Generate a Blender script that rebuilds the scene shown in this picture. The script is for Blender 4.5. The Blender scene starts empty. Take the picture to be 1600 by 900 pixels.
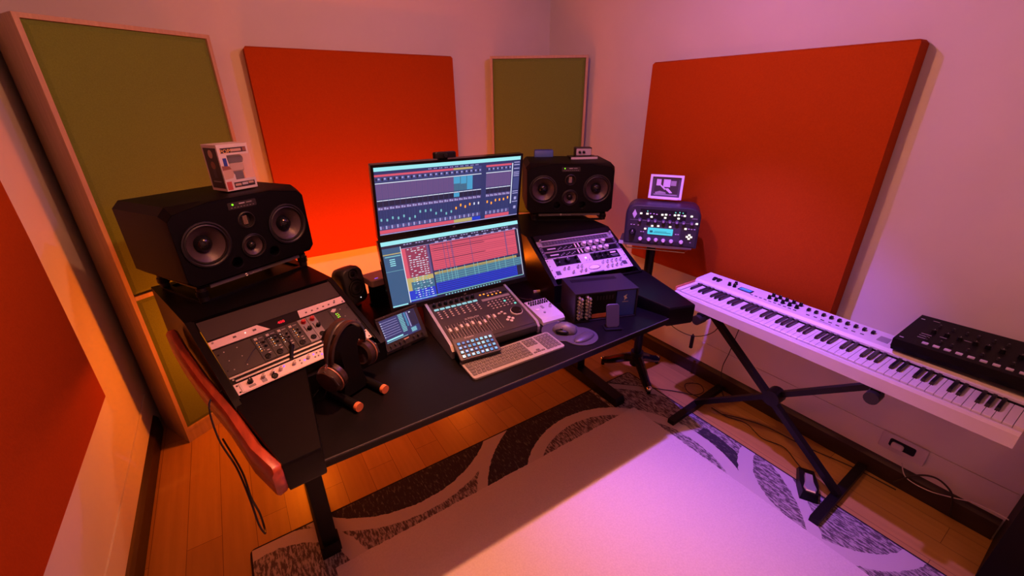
import bpy, bmesh, math, random
from mathutils import Matrix, Vector, Euler
random.seed(7)
C = bpy.context.scene.collection
PI = math.pi
R = math.radians
def lin(c):
    c = c/255.0
    return c/12.92 if c <= 0.04045 else ((c+0.055)/1.055)**2.4
def rgb(r, g, b): return (lin(r), lin(g), lin(b), 1.0)

# ------------------------------------------------------------------ camera, lights, exposure
def basis(yaw, pit, rol):
    fw = Vector((math.sin(yaw)*math.cos(pit), math.cos(yaw)*math.cos(pit), -math.sin(pit)))
    r = Vector((math.cos(yaw), -math.sin(yaw), 0)); u = r.cross(fw)
    return r*math.cos(rol)+u*math.sin(rol), -r*math.sin(rol)+u*math.cos(rol), fw
cr, cu, cf = basis(R(33.274), R(24.05), R(-0.453))
cam = bpy.data.cameras.new('camera'); cam.sensor_width = 36; cam.lens = 658.94/1600*36
cam.clip_start = 0.02; cam.clip_end = 50
camo = bpy.data.objects.new('camera', cam); C.objects.link(camo)
camo.matrix_world = Matrix(((cr.x, cu.x, -cf.x, 0), (cr.y, cu.y, -cf.y, 0), (cr.z, cu.z, -cf.z, 1.70), (0, 0, 0, 1)))
bpy.context.scene.camera = camo
vs = bpy.context.scene.view_settings
vs.view_transform = 'Standard'; vs.look = 'None'; vs.gamma = 1; vs.use_curve_mapping = False; vs.exposure = 0.0
w = bpy.data.worlds.new('world'); bpy.context.scene.world = w; w.use_nodes = True
w.node_tree.nodes['Background'].inputs[0].default_value = (0.02, 0.01, 0.02, 1)
w.node_tree.nodes['Background'].inputs[1].default_value = 0.3
def point(name, loc, col, watt, rad):
    l = bpy.data.lights.new(name, 'POINT'); l.color = col; l.energy = watt; l.shadow_soft_size = rad
    o = bpy.data.objects.new(name, l); C.objects.link(o); o.location = loc; return o
def area(name, loc, rot, sx, sy, col, watt):
    l = bpy.data.lights.new(name, 'AREA'); l.shape = 'RECTANGLE'; l.size = sx; l.size_y = sy; l.color = col; l.energy = watt
    o = bpy.data.objects.new(name, l); C.objects.link(o); o.location = loc; o.rotation_euler = rot; return o
# two coloured ceiling spots above the desk's front edge, an orange strip light on the desk's back edge
def spot(name, loc, aim, col, watt, rad, cone, blend):
    l = bpy.data.lights.new(name, 'SPOT'); l.color = col; l.energy = watt; l.shadow_soft_size = rad; l.spot_size = R(cone); l.spot_blend = blend
    o = bpy.data.objects.new(name, l); C.objects.link(o); o.location = loc
    o.rotation_euler = (Vector(aim)-Vector(loc)).to_track_quat('-Z', 'Y').to_euler(); return o
VI, AM = (0.31, 0.11, 1.0), (1.0, 0.32, 0.14)
point('violet_bulb_spill', (1.38, 1.17, 2.32), (0.50, 0.16, 1.0), 12, 0.02)
spot('violet_ceiling_spot', (1.38, 1.17, 2.30), (1.88, 1.02, 0.0), VI, 265, 0.02, 68, 0.9)
point('amber_bulb_spill', (0.60, 1.15, 2.32), AM, 46, 0.03)
spot('amber_ceiling_spot', (0.60, 1.15, 2.30), (0.42, 0.62, 0), AM, 190, 0.02, 70, 0.9)
point('amber_fill_rear', (0.55, -0.75, 2.30), (1.0, 0.32, 0.20), 9, 0.04)  # unseen fill added behind the camera to brighten faces turned toward it
area('orange_strip_light', (0.72, 2.42, 0.66), (R(112), 0, 0), 1.25, 0.04, (1.0, 0.10, 0.002), 11)
point('orange_lamp_behind_desk', (-0.02, 2.38, 0.60), (1.0, 0.15, 0.003), 19, 0.06)
point('orange_lamp_behind_monitors', (1.15, 2.55, 0.60), (1.0, 0.14, 0.003), 9, 0.06)

# ------------------------------------------------------------------ materials
MATS = {}
def mat(name, col, rough=0.6, metal=0.0, noise=0.0, nscale=20, bump=0.0, emit=0.0, spec=0.5, coat=0.0, stretch=(1, 1, 1)):
    m = bpy.data.materials.new(name); m.use_nodes = True
    nt = m.node_tree; b = nt.nodes['Principled BSDF']
    b.inputs['Base Color'].default_value = col
    b.inputs['Roughness'].default_value = rough; b.inputs['Metallic'].default_value = metal
    b.inputs['Specular IOR Level'].default_value = spec
    b.inputs['Coat Weight'].default_value = coat
    if emit:
        b.inputs['Emission Color'].default_value = col; b.inputs['Emission Strength'].default_value = emit
        b.inputs['Base Color'].default_value = (0.01, 0.01, 0.01, 1)
    if noise or bump:
        tc = nt.nodes.new('ShaderNodeTexCoord'); mp = nt.nodes.new('ShaderNodeMapping')
        mp.inputs['Scale'].default_value = stretch
        n = nt.nodes.new('ShaderNodeTexNoise'); n.inputs['Scale'].default_value = nscale; n.inputs['Detail'].default_value = 4
        nt.links.new(tc.outputs['Object'], mp.inputs[0]); nt.links.new(mp.outputs[0], n.inputs['Vector'])
        if noise:
            r = nt.nodes.new('ShaderNodeValToRGB')
            r.color_ramp.elements[0].color = tuple(c*(1-noise) for c in col[:3])+(1,)
            r.color_ramp.elements[1].color = tuple(min(1, c*(1+noise)) for c in col[:3])+(1,)
            r.color_ramp.elements[0].position = 0.3; r.color_ramp.elements[1].position = 0.7
            nt.links.new(n.outputs['Fac'], r.inputs[0]); nt.links.new(r.outputs[0], b.inputs['Base Color'])
        if bump:
            bp = nt.nodes.new('ShaderNodeBump'); bp.inputs['Strength'].default_value = bump; bp.inputs['Distance'].default_value = 0.002
            nt.links.new(n.outputs['Fac'], bp.inputs['Height']); nt.links.new(bp.outputs[0], b.inputs['Normal'])
    MATS[name] = m; return m
mat('wall_paint', (0.60, 0.60, 0.57, 1), 0.85, noise=0.03, nscale=3, bump=0.15)
mat('ceiling_paint', (0.55, 0.5, 0.5, 1), 0.9, noise=0.02, nscale=3)
mat('cabinet_black', (0.006, 0.004, 0.004, 1), 0.6, spec=0.15)
mat('dark_wood', (0.016, 0.006, 0.005, 1), 0.5, noise=0.3, nscale=8, stretch=(8, 1, 8))
mat('orange_fabric', (0.36, 0.050, 0.003, 1), 0.95, noise=0.06, nscale=160, bump=0.4, spec=0.1)
mat('olive_fabric', (0.13, 0.20, 0.035, 1), 0.95, noise=0.08, nscale=200, bump=0.4, spec=0.1)
mat('pale_wood', (0.40, 0.29, 0.18, 1), 0.6, noise=0.12, nscale=6, stretch=(12, 12, 1))
mat('red_wood', (0.30, 0.045, 0.012, 1), 0.4, noise=0.35, nscale=5, stretch=(10, 1.5, 10), coat=0.1)
mat('desk_black', (0.0035, 0.003, 0.0035, 1), 0.33, noise=0.15, nscale=90, bump=0.02, spec=0.2)
mat('desk_edge_glint', (0.05, 0.05, 0.055, 1), 0.2)  # paler tone, paints the highlight on the desk's front edge
mat('black', (0.004, 0.0035, 0.004, 1), 0.4, spec=0.22)
mat('matte_black', (0.003, 0.0025, 0.003, 1), 0.5, noise=0.2, nscale=200, bump=0.1, spec=0.14)
mat('gloss_black', (0.008, 0.008, 0.01, 1), 0.12)
mat('charcoal', (0.022, 0.020, 0.024, 1), 0.45)
mat('brown_black', (0.022, 0.016, 0.015, 1), 0.5)
mat('dark_grey', (0.09, 0.085, 0.09, 1), 0.45)
mat('grey', (0.26, 0.25, 0.26, 1), 0.4)
mat('light_grey', (0.5, 0.48, 0.5, 1), 0.4)
mat('silver', (0.62, 0.6, 0.6, 1), 0.3, metal=0.7)
mat('chrome', (0.85, 0.83, 0.83, 1), 0.12, metal=1.0)
mat('white', (0.62, 0.60, 0.60, 1), 0.4)
mat('piano_white', (0.62, 0.60, 0.60, 1), 0.3)
mat('piano_black', (0.012, 0.011, 0.013, 1), 0.3)
mat('cream', (0.78, 0.68, 0.64, 1), 0.4)
mat('cone', (0.05, 0.034, 0.036, 1), 0.42)
mat('rubber', (0.008, 0.007, 0.008, 1), 0.5)
mat('copper_wood', (0.55, 0.17, 0.07, 1), 0.35, noise=0.2, nscale=10)
mat('leather', (0.030, 0.017, 0.014, 1), 0.32, noise=0.2, nscale=60, bump=0.2)
mat('navy', (0.02, 0.05, 0.34, 1), 0.45)
mat('blue_paint', (0.04, 0.12, 0.34, 1), 0.5)
mat('violet_grey', (0.045, 0.04, 0.06, 1), 0.45)
mat('sheen_black', (0.014, 0.012, 0.02, 1), 0.38)
mat('red_knob', (0.55, 0.02, 0.02, 1), 0.35)
mat('tan', (0.50, 0.36, 0.28, 1), 0.5)
mat('print_dark', (0.03, 0.022, 0.03, 1), 0.5)
mat('print_brown', (0.25, 0.10, 0.06, 1), 0.5)
mat('print_red', (0.45, 0.08, 0.07, 1), 0.5)
mat('print_yellow', (0.8, 0.5, 0.12, 1), 0.5)
mat('photo_light', (0.55, 0.5, 0.55, 1), 0.5)
mat('photo_dark', (0.05, 0.04, 0.05, 1), 0.5)
mat('rug_edge', (0.03, 0.02, 0.03, 1), 0.9)
mat('ghost', (0.6, 0.6, 0.62, 1), 0.15)
g = bpy.data.materials.new('clear_plastic'); g.use_nodes = True
gb = g.node_tree.nodes['Principled BSDF']; gb.inputs['Base Color'].default_value = (0.9, 0.88, 0.9, 1)
gb.inputs['Roughness'].default_value = 0.08; gb.inputs['Alpha'].default_value = 0.08; MATS['clear_plastic'] = g
def em(name, r, g_, b, s=1.0): return mat(name, rgb(r, g_, b), 0.4, emit=s)
em('led_green', 120, 255, 30, 2.5); em('led_red', 255, 20, 40, 2.0); em('led_amber', 255, 150, 40, 1.6); em('led_white', 255, 240, 235, 1.3)
em('led_violet', 140, 90, 255, 1.3); em('led_yellow', 225, 230, 60, 1.2); em('led_teal', 120, 235, 220, 1.0)
em('lcd_cyan', 70, 200, 225, 1.1); em('lcd_blue', 60, 90, 235, 1.2); em('lcd_pale', 150, 215, 225, 0.9); em('lcd_line', 20, 90, 120, 0.8)
em('scr_cyan', 150, 225, 232, 1.1); em('scr_navy', 44, 54, 104, 1.0); em('scr_slate', 62, 72, 128, 1.0); em('scr_mauve', 106, 80, 132, 1.0)
em('scr_red', 214, 84, 108, 1.05); em('scr_crimson', 150, 58, 88, 1.0); em('scr_yellow', 190, 172, 110, 1.0); em('scr_lilac', 165, 160, 215, 1.0)
em('scr_white', 215, 222, 240, 1.05); em('scr_teal', 66, 112, 140, 1.0); em('scr_sky', 70, 160, 205, 1.0); em('scr_blue', 34, 62, 205, 1.0)
em('scr_deepblue', 24, 34, 120, 1.0); em('scr_steel', 52, 92, 132, 1.0); em('scr_dark', 34, 34, 62, 1.0); em('scr_aqua', 120, 190, 200, 1.0)
em('key_blue', 40, 150, 215, 1.0); em('key_pale', 150, 215, 235, 1.0); em('key_deep', 20, 90, 160, 1.0)

def sh_math(nt, op, a, b=None, c=None):
    n = nt.nodes.new('ShaderNodeMath'); n.operation = op
    for i, v in enumerate((a, b, c)):
        if v is None: continue
        if isinstance(v, (int, float)): n.inputs[i].default_value = v
        else: nt.links.new(v, n.inputs[i])
    return n.outputs[0]
def floor_mat():
    m = bpy.data.materials.new('laminate'); m.use_nodes = True; nt = m.node_tree; b = nt.nodes['Principled BSDF']
    tc = nt.nodes.new('ShaderNodeTexCoord'); mp = nt.nodes.new('ShaderNodeMapping'); mp.inputs['Rotation'].default_value = (0, 0, R(90))
    nt.links.new(tc.outputs['Object'], mp.inputs[0])
    br = nt.nodes.new('ShaderNodeTexBrick'); br.inputs['Scale'].default_value = 1.0
    br.inputs['Brick Width'].default_value = 1.25; br.inputs['Row Height'].default_value = 0.125; br.inputs['Mortar Size'].default_value = 0.0012
    br.inputs['Color1'].default_value = (0.44, 0.27, 0.065, 1); br.inputs['Color2'].default_value = (0.36, 0.205, 0.045, 1)
    br.inputs['Mortar'].default_value = (0.14, 0.06, 0.02, 1); br.offset = 0.37
    nt.links.new(mp.outputs[0], br.inputs['Vector'])
    m2 = nt.nodes.new('ShaderNodeMapping'); m2.inputs['Scale'].default_value = (30, 1.6, 1); nt.links.new(tc.outputs['Object'], m2.inputs[0])
    n = nt.nodes.new('ShaderNodeTexNoise'); n.inputs['Scale'].default_value = 1.5; n.inputs['Detail'].default_value = 6; nt.links.new(m2.outputs[0], n.inputs['Vector'])
    r = nt.nodes.new('ShaderNodeValToRGB'); r.color_ramp.elements[0].color = (0.72, 0.68, 0.62, 1); r.color_ramp.elements[1].color = (1.15, 1.12, 1.1, 1)
    nt.links.new(n.outputs['Fac'], r.inputs[0])
    mx = nt.nodes.new('ShaderNodeMix'); mx.data_type = 'RGBA'; mx.blend_type = 'MULTIPLY'; mx.inputs[0].default_value = 1
    nt.links.new(br.outputs['Color'], mx.inputs[6]); nt.links.new(r.outputs[0], mx.inputs[7]); nt.links.new(mx.outputs[2], b.inputs['Base Color'])
    b.inputs['Roughness'].default_value = 0.38; MATS['laminate'] = m
floor_mat()
def rug_mat():
    m = bpy.data.materials.new('rug_pile'); m.use_nodes = True; nt = m.node_tree; b = nt.nodes['Principled BSDF']
    tc = nt.nodes.new('ShaderNodeTexCoord'); sep = nt.nodes.new('ShaderNodeSeparateXYZ'); nt.links.new(tc.outputs['Object'], sep.inputs[0])
    X, Y = sep.outputs[0], sep.outputs[1]
    M = lambda *a: sh_math(nt, *a)
    # slightly wobbly edges
    wn = nt.nodes.new('ShaderNodeTexNoise'); wn.inputs['Scale'].default_value = 45; nt.links.new(tc.outputs['Object'], wn.inputs['Vector'])
    wob = M('MULTIPLY', M('SUBTRACT', wn.outputs['Fac'], 0.5), 0.014)
    def dist(cx, cy):
        dx = M('SUBTRACT', X, cx); dy = M('SUBTRACT', Y, cy)
        return M('ADD', M('SQRT', M('ADD', M('MULTIPLY', dx, dx), M('MULTIPLY', dy, dy))), wob)
    gt = lambda a, v: M('GREATER_THAN', a, v)
    lt = lambda a, v: M('LESS_THAN', a, v)
    AND = lambda a, c_: M('MULTIPLY', a, c_)
    OR = lambda a, c_: M('MAXIMUM', a, c_)
    band = lambda d, r0, r1: AND(gt(d, r0), lt(d, r1))
    border = OR(OR(gt(M('ADD', Y, wob), 1.29), gt(M('ADD', X, wob), 1.715)), AND(lt(X, 0.0), gt(Y, 0.2)))
    dA = dist(0.42, 1.96); dB = dist(1.31, 0.92); dC = dist(2.03, 0.38); dD = dist(-0.22, 1.22)
    light = OR(OR(band(dA, 0.575, 0.635), OR(band(dB, 0.465, 0.53), band(dB, 0.715, 0.765))), OR(band(dC, 0.315, 0.385), band(dD, 0.285, 0.35)))
    dark = OR(AND(lt(dA, 0.575), gt(dB, 0.765)), AND(band(dB, 0.53, 0.715), lt(X, 1.60)))
    dark = OR(dark, AND(band(dB, 0.53, 0.60), AND(lt(Y, 0.95), gt(Y, 0.62))))
    mp = nt.nodes.new('ShaderNodeMapping'); mp.inputs['Scale'].default_value = (110, 28, 1); nt.links.new(tc.outputs['Object'], mp.inputs[0])
    n1 = nt.nodes.new('ShaderNodeTexNoise'); n1.inputs['Scale'].default_value = 1; n1.inputs['Detail'].default_value = 5; n1.inputs['Roughness'].default_value = 0.65; nt.links.new(mp.outputs[0], n1.inputs['Vector'])
    mott = nt.nodes.new('ShaderNodeMapRange'); mott.inputs['From Min'].default_value = 0.46; mott.inputs['From Max'].default_value = 0.56
    nt.links.new(n1.outputs['Fac'], mott.inputs[0])
    dk = nt.nodes.new('ShaderNodeMapRange'); dk.inputs['From Min'].default_value = 0.54; dk.inputs['From Max'].default_value = 0.66
    nt.links.new(n1.outputs['Fac'], dk.inputs[0])
    n2 = nt.nodes.new('ShaderNodeTexNoise'); n2.inputs['Scale'].default_value = 140; n2.inputs['Detail'].default_value = 3; nt.links.new(tc.outputs['Object'], n2.inputs['Vector'])
    def mix(f, a, c_):
        k = nt.nodes.new('ShaderNodeMix'); k.data_type = 'RGBA'
        nt.links.new(f, k.inputs[0])
        for i, v in ((6, a), (7, c_)):
            if isinstance(v, tuple): k.inputs[i].default_value = v
            else: nt.links.new(v, k.inputs[i])
        return k.outputs[2]
    plain = mix(n2.outputs['Fac'], (0.47, 0.43, 0.42, 1), (0.60, 0.56, 0.54, 1))
    mottled = mix(mott.outputs[0], (0.09, 0.075, 0.085, 1), (0.36, 0.33, 0.32, 1))
    darkc = mix(dk.outputs[0], (0.035, 0.03, 0.04, 1), (0.14, 0.13, 0.12, 1))
    zone = mix(dark, mottled, darkc); zone = mix(light, zone, (0.46, 0.42, 0.41, 1)); fin = mix(border, plain, zone)
    edge = OR(OR(gt(Y, 1.553), gt(X, 1.955)), lt(X, -0.273)); fin = mix(edge, fin, (0.02, 0.015, 0.02, 1))
    nt.links.new(fin, b.inputs['Base Color']); b.inputs['Roughness'].default_value = 0.97; b.inputs['Specular IOR Level'].default_value = 0.1
    bp = nt.nodes.new('ShaderNodeBump'); bp.inputs['Strength'].default_value = 0.35; bp.inputs['Distance'].default_value = 0.004
    nt.links.new(n2.outputs['Fac'], bp.inputs['Height']); nt.links.new(bp.outputs[0], b.inputs['Normal'])
    MATS['rug_pile'] = m
rug_mat()

# ------------------------------------------------------------------ mesh builder
class MB:
    def __init__(s): s.v = []; s.f = []; s.m = []; s.names = []; s.T = Matrix.Identity(4)
    def mi(s, n):
        if n not in s.names: s.names.append(n)
        return s.names.index(n)
    def add(s, vs_, fs, m):
        k = len(s.v); i = s.mi(m)
        s.v += [tuple(s.T @ Vector(p)) for p in vs_]
        for f in fs: s.f.append([k+j for j in f]); s.m.append(i)
        return s
    def box(s, x0, x1, y0, y1, z0, z1, m, c=0.0):
        if c > 0:
            return s.prism([(x0+c, y0), (x1-c, y0), (x1, y0+c), (x1, y1-c), (x1-c, y1), (x0+c, y1), (x0, y1-c), (x0, y0+c)], z0, z1, m)
        vs_ = [(x, y, z) for z in (z0, z1) for x, y in ((x0, y0), (x1, y0), (x1, y1), (x0, y1))]
        return s.add(vs_, [(3, 2, 1, 0), (4, 5, 6, 7), (0, 1, 5, 4), (1, 2, 6, 5), (2, 3, 7, 6), (3, 0, 4, 7)], m)
    def prism(s, poly, z0, z1, m, inset=0.0):
        n = len(poly); a = sum(poly[i][0]*poly[(i+1) % n][1]-poly[(i+1) % n][0]*poly[i][1] for i in range(n))
        if a < 0: poly = poly[::-1]
        vs_ = [(x, y, z0) for x, y in poly]
        fs = [tuple(range(n))[::-1]]
        if inset:
            cx = sum(p[0] for p in poly)/n; cy = sum(p[1] for p in poly)/n
            vs_ += [(x, y, z1-inset*math.copysign(1, z1-z0)) for x, y in poly]
            top = []
            for x, y in poly:
                d = math.hypot(x-cx, y-cy) or 1; k = max(0, 1-inset*1.2/d); top.append((cx+(x-cx)*k, cy+(y-cy)*k, z1))
            vs_ += top
            for r_ in (0, n):
                fs += [(r_+i, r_+(i+1) % n, r_+n+(i+1) % n, r_+n+i) for i in range(n)]
            fs.append(tuple(range(2*n, 3*n)))
        else:
            vs_ += [(x, y, z1) for x, y in poly]
            fs += [(i, (i+1) % n, n+(i+1) % n, n+i) for i in range(n)]; fs.append(tuple(range(n, 2*n)))
        return s.add(vs_, fs, m)
    def rrect(s, x0, x1, y0, y1, r, n=4):
        out = []
        for cx, cy, a in ((x1-r, y1-r, 0), (x0+r, y1-r, 90), (x0+r, y0+r, 180), (x1-r, y0+r, 270)):
            for i in range(n+1):
                t = R(a+90*i/n); out.append((cx+r*math.cos(t), cy+r*math.sin(t)))
        return out
    def rbox(s, x0, x1, y0, y1, z0, z1, r, m, inset=0.0, n=4): return s.prism(s.rrect(x0, x1, y0, y1, r, n), z0, z1, m, inset)
    def cyl(s, x, y, r, z0, z1, m, n=16, r2=None):
        r2 = r if r2 is None else r2
        vs_ = [(x+r*math.cos(2*PI*i/n), y+r*math.sin(2*PI*i/n), z0) for i in range(n)]+[(x+r2*math.cos(2*PI*i/n), y+r2*math.sin(2*PI*i/n), z1) for i in range(n)]
        return s.add(vs_, [tuple(range(n))[::-1], tuple(range(n, 2*n))]+[(i, (i+1) % n, n+(i+1) % n, n+i) for i in range(n)], m)
    def lathe(s, prof, x, y, m, n=28):
        vs_ = []; fs = []
        for r_, z in prof: vs_ += [(x+r_*math.cos(2*PI*i/n), y+r_*math.sin(2*PI*i/n), z) for i in range(n)]
        for k in range(len(prof)-1):
            fs += [(k*n+i, k*n+(i+1) % n, (k+1)*n+(i+1) % n, (k+1)*n+i) for i in range(n)]
        return s.add(vs_, fs, m)
    def tube(s, pts, r, m, n=8, cap=True):
        pts = [Vector(p) for p in pts]; vs_ = []; fs = []; up = None
        for i, p in enumerate(pts):
            d = (pts[min(i+1, len(pts)-1)]-pts[max(i-1, 0)]).normalized()
            if up is None:
                up = Vector((0, 0, 1)) if abs(d.z) < 0.9 else Vector((1, 0, 0))
            a = d.cross(up).normalized(); b_ = a.cross(d).normalized(); up = b_
            rr = r[i] if isinstance(r, (list, tuple)) else r
            vs_ += [tuple(p+a*rr*math.cos(2*PI*k/n)+b_*rr*math.sin(2*PI*k/n)) for k in range(n)]
        for i in range(len(pts)-1):
            fs += [(i*n+k, i*n+(k+1) % n, (i+1)*n+(k+1) % n, (i+1)*n+k) for k in range(n)]
        if cap: fs += [tuple(range(n)), tuple(range((len(pts)-1)*n, len(pts)*n))[::-1]]
        return s.add(vs_, fs, m)
    def bar(s, p0, p1, w_, h_, m, up=(0, 0, 1)):
        p0, p1 = Vector(p0), Vector(p1); d = (p1-p0).normalized(); a = d.cross(Vector(up)).normalized()*w_/2; b_ = a.cross(d).normalized()*h_/2
        vs_ = [tuple(p+sa*a+sb*b_) for p in (p0, p1) for sa, sb in ((-1, -1), (1, -1), (1, 1), (-1, 1))]
        return s.add(vs_, [(0, 1, 2, 3), (7, 6, 5, 4), (0, 4, 5, 1), (1, 5, 6, 2), (2, 6, 7, 3), (3, 7, 4, 0)], m)
    def quad(s, x0, x1, y0, y1, z, m): return s.add([(x0, y0, z), (x1, y0, z), (x1, y1, z), (x0, y1, z)], [(0, 1, 2, 3)], m)
    def loft(s, rings, m, cap0=True, cap1=True):
        n = len(rings[0]); vs_ = [p for r_ in rings for p in r_]
        fs = [(k*n+i, k*n+(i+1) % n, (k+1)*n+(i+1) % n, (k+1)*n+i) for k in range(len(rings)-1) for i in range(n)]
        if cap0: fs.append(tuple(range(n))[::-1])
        if cap1: fs.append(tuple(range((len(rings)-1)*n, len(rings)*n)))
        return s.add(vs_, fs, m)
    def sphere(s, c, rx, ry, rz, m, n=14, k=8):
        vs_ = []; fs = []
        for j in range(k+1):
            t = PI*j/k
            vs_ += [(c[0]+rx*math.sin(t)*math.cos(2*PI*i/n), c[1]+ry*math.sin(t)*math.sin(2*PI*i/n), c[2]+rz*math.cos(t)) for i in range(n)]
        for j in range(k): fs += [(j*n+i, (j+1)*n+i, (j+1)*n+(i+1) % n, j*n+(i+1) % n) for i in range(n)]
        return s.add(vs_, fs, m)
    def text(s, t, x, y, size, z, m, align='LEFT', ext=0.0002):
        cv = bpy.data.curves.new('t', 'FONT'); cv.body = t; cv.size = size; cv.align_x = align; cv.extrude = ext; cv.resolution_u = 2
        o = bpy.data.objects.new('t', cv); me = o.to_mesh()
        s.add([(p.co.x+x, p.co.y+y, p.co.z+z) for p in me.vertices], [tuple(p.vertices) for p in me.polygons], m)
        o.to_mesh_clear(); bpy.data.objects.remove(o); bpy.data.curves.remove(cv); return s
    def holed(s, outline, holes, z0, z1, m):
        cv = bpy.data.curves.new('h', 'CURVE'); cv.dimensions = '2D'; cv.fill_mode = 'BOTH'; cv.extrude = (z1-z0)/2
        def spl(pts):
            sp = cv.splines.new('POLY'); sp.points.add(len(pts)-1); sp.use_cyclic_u = True
            for i, p in enumerate(pts): sp.points[i].co = (p[0], p[1], 0, 1)
        spl(outline)
        for hx, hy, hr in holes: spl([(hx+hr*math.cos(2*PI*i/32), hy+hr*math.sin(2*PI*i/32)) for i in range(32)])
        o = bpy.data.objects.new('h', cv); me = o.to_mesh()
        s.add([(p.co.x, p.co.y, p.co.z+(z0+z1)/2) for p in me.vertices], [tuple(p.vertices) for p in me.polygons], m)
        o.to_mesh_clear(); bpy.data.objects.remove(o); bpy.data.curves.remove(cv); return s
    def mesh(s, name, smooth=30):
        me = bpy.data.meshes.new(name); me.from_pydata(s.v, [], s.f)
        for n in s.names: me.materials.append(MATS[n])
        for p, i in zip(me.polygons, s.m): p.material_index = i
        bm = bmesh.new(); bm.from_mesh(me)
        bmesh.ops.recalc_face_normals(bm, faces=[f for f in bm.faces]) if s.fixn else None
        bm.to_mesh(me); bm.free()
        if smooth:
            for p in me.polygons: p.use_smooth = True
            me.set_sharp_from_angle(angle=R(smooth))
        return me
    fixn = True
    def build(s, name, parent=None, loc=None, rot=None, smooth=30):
        o = bpy.data.objects.new(name, s.mesh(name, smooth)); C.objects.link(o)
        if parent: o.parent = parent
        if loc: o.location = loc
        if rot: o.rotation_euler = rot
        return o
def thing(name, label, cat, loc=(0, 0, 0), rot=(0, 0, 0), group=None):
    o = bpy.data.objects.new(name, None); C.objects.link(o); o.empty_display_size = 0.02
    o.location = loc; o.rotation_euler = rot; o['label'] = label; o['category'] = cat
    if group: o['group'] = group
    return o
def tag(o, label, cat, group=None):
    o['label'] = label; o['category'] = cat
    if group: o['group'] = group
    return o
def struct(name, mb, smooth=0):
    o = mb.build(name, smooth=smooth); o['kind'] = 'structure'; return o
def inst(name, me, parent, loc, rot=None, label=None):
    o = bpy.data.objects.new(name, me); C.objects.link(o); o.parent = parent; o.location = loc
    if rot: o.rotation_euler = rot
    if label: o['label'] = label
    return o
def smoothpath(pts, k=6):
    P_ = [Vector(p) for p in pts]; out = []
    for i in range(len(P_)-1):
        a = P_[max(i-1, 0)]; b_ = P_[i]; c_ = P_[i+1]; d = P_[min(i+2, len(P_)-1)]
        for j in range(k):
            t = j/k
            out.append(0.5*((2*b_)+(c_-a)*t+(2*a-5*b_+4*c_-d)*t*t+(3*b_-a-3*c_+d)*t**3))
    out.append(P_[-1]); return out
def cable(label, pts, r=0.0025, m='rubber', name='cable'):
    return tag(MB().tube(smoothpath(pts), r, m, 6).build(name), label, 'cable')

# ------------------------------------------------------------------ room shell
XL, XR, YB, YF, ZC = -0.655, 2.334, 2.996, -1.40, 2.42
struct('floor', MB().box(XL-.1, XR+.1, YF-.1, YB+.1, -.1, 0, 'laminate'))
struct('ceiling', MB().box(XL-.1, XR+.1, YF-.1, YB+.1, ZC, ZC+.1, 'ceiling_paint'))
struct('wall_back', MB().box(XL, XR, YB, YB+.1, 0, ZC, 'wall_paint'))
struct('wall_left', MB().box(XL-.1, XL, YF-.1, YB+.1, 0, ZC, 'wall_paint'))
struct('wall_right', MB().box(XR, XR+.1, YF-.1, YB+.1, 0, ZC, 'wall_paint'))
struct('wall_front', MB().box(XL, XR, YF-.1, YF, 0, ZC, 'wall_paint'))
def bb(n, x0, x1, y0, y1, horiz):
    m = MB().box(x0, x1, y0, y1, 0, .085, 'dark_wood')
    if horiz == 'r': m.add([(x0, y0, .085), (x1, y0, .085), (x1, y0, .108), (x0+.010, y0, .100), (x0, y1, .085), (x1, y1, .085), (x1, y1, .108), (x0+.010, y1, .100)], [(0, 1, 2, 3), (7, 6, 5, 4), (0, 3, 7, 4), (3, 2, 6, 7)], 'dark_wood')
    elif horiz == 'l': m.add([(x0, y0, .085), (x1, y0, .085), (x1-.010, y0, .100), (x0, y0, .110), (x0, y1, .085), (x1, y1, .085), (x1-.010, y1, .100), (x0, y1, .110)], [(0, 1, 2, 3), (7, 6, 5, 4), (1, 5, 6, 2), (2, 6, 7, 3)], 'dark_wood')
    else: m.box(x0, x1, y0+.006, y1, .085, .105, 'dark_wood')
    return struct(n, m)
bb('baseboard_right', XR-.018, XR, -.11, YB, 'r')
bb('baseboard_left', XL, XL+.018, YF, 2.66, 'l')
bb('baseboard_back', XL+.02, XR-.02, YB-.018, YB, 'b')
def ridge(n, x0, x1, y0, y1): return struct(n, MB().box(x0, x1, y0, y1, .236, .252, 'wall_paint'))
ridge('trim_1', XR-.006, XR, -.11, YB); ridge('trim_2', XL, XL+.006, YF, 2.66)

# acoustic panels
def soft_panel(name, label, x0, x1, y0, y1, z0, z1, m):
    w_ = MB(); r_ = .012
    t = thing(name, label, 'acoustic panel', ((x0+x1)/2, (y0+y1)/2, z0))
    hx, hy, h = (x1-x0)/2, (y1-y0)/2, z1-z0
    def ring(z, k): return [(sx*(hx-k), sy*(hy-k), z) for sx, sy in ((-1, -1), (1, -1), (1, 1), (-1, 1))]
    w_.loft([ring(0, r_), ring(r_, .003), ring(h*.5, 0), ring(h-r_, .003), ring(h, r_)], m)
    w_.build('fabric_cover', t, smooth=60)
    return t
soft_panel('acoustic_panel', 'square orange fabric acoustic panel on the back wall behind the monitors', .221, 1.443, 2.897, 2.994, .765, 1.970, 'orange_fabric')
soft_panel('acoustic_panel', 'square orange fabric acoustic panel on the right wall above the piano keyboard', 2.236, 2.332, .655, 1.885, .70, 1.895, 'orange_fabric')
soft_panel('acoustic_panel', 'square orange fabric acoustic panel on the left wall at the picture edge', -.653, -.557, .655, 1.873, .706, 1.925, 'orange_fabric')
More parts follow.
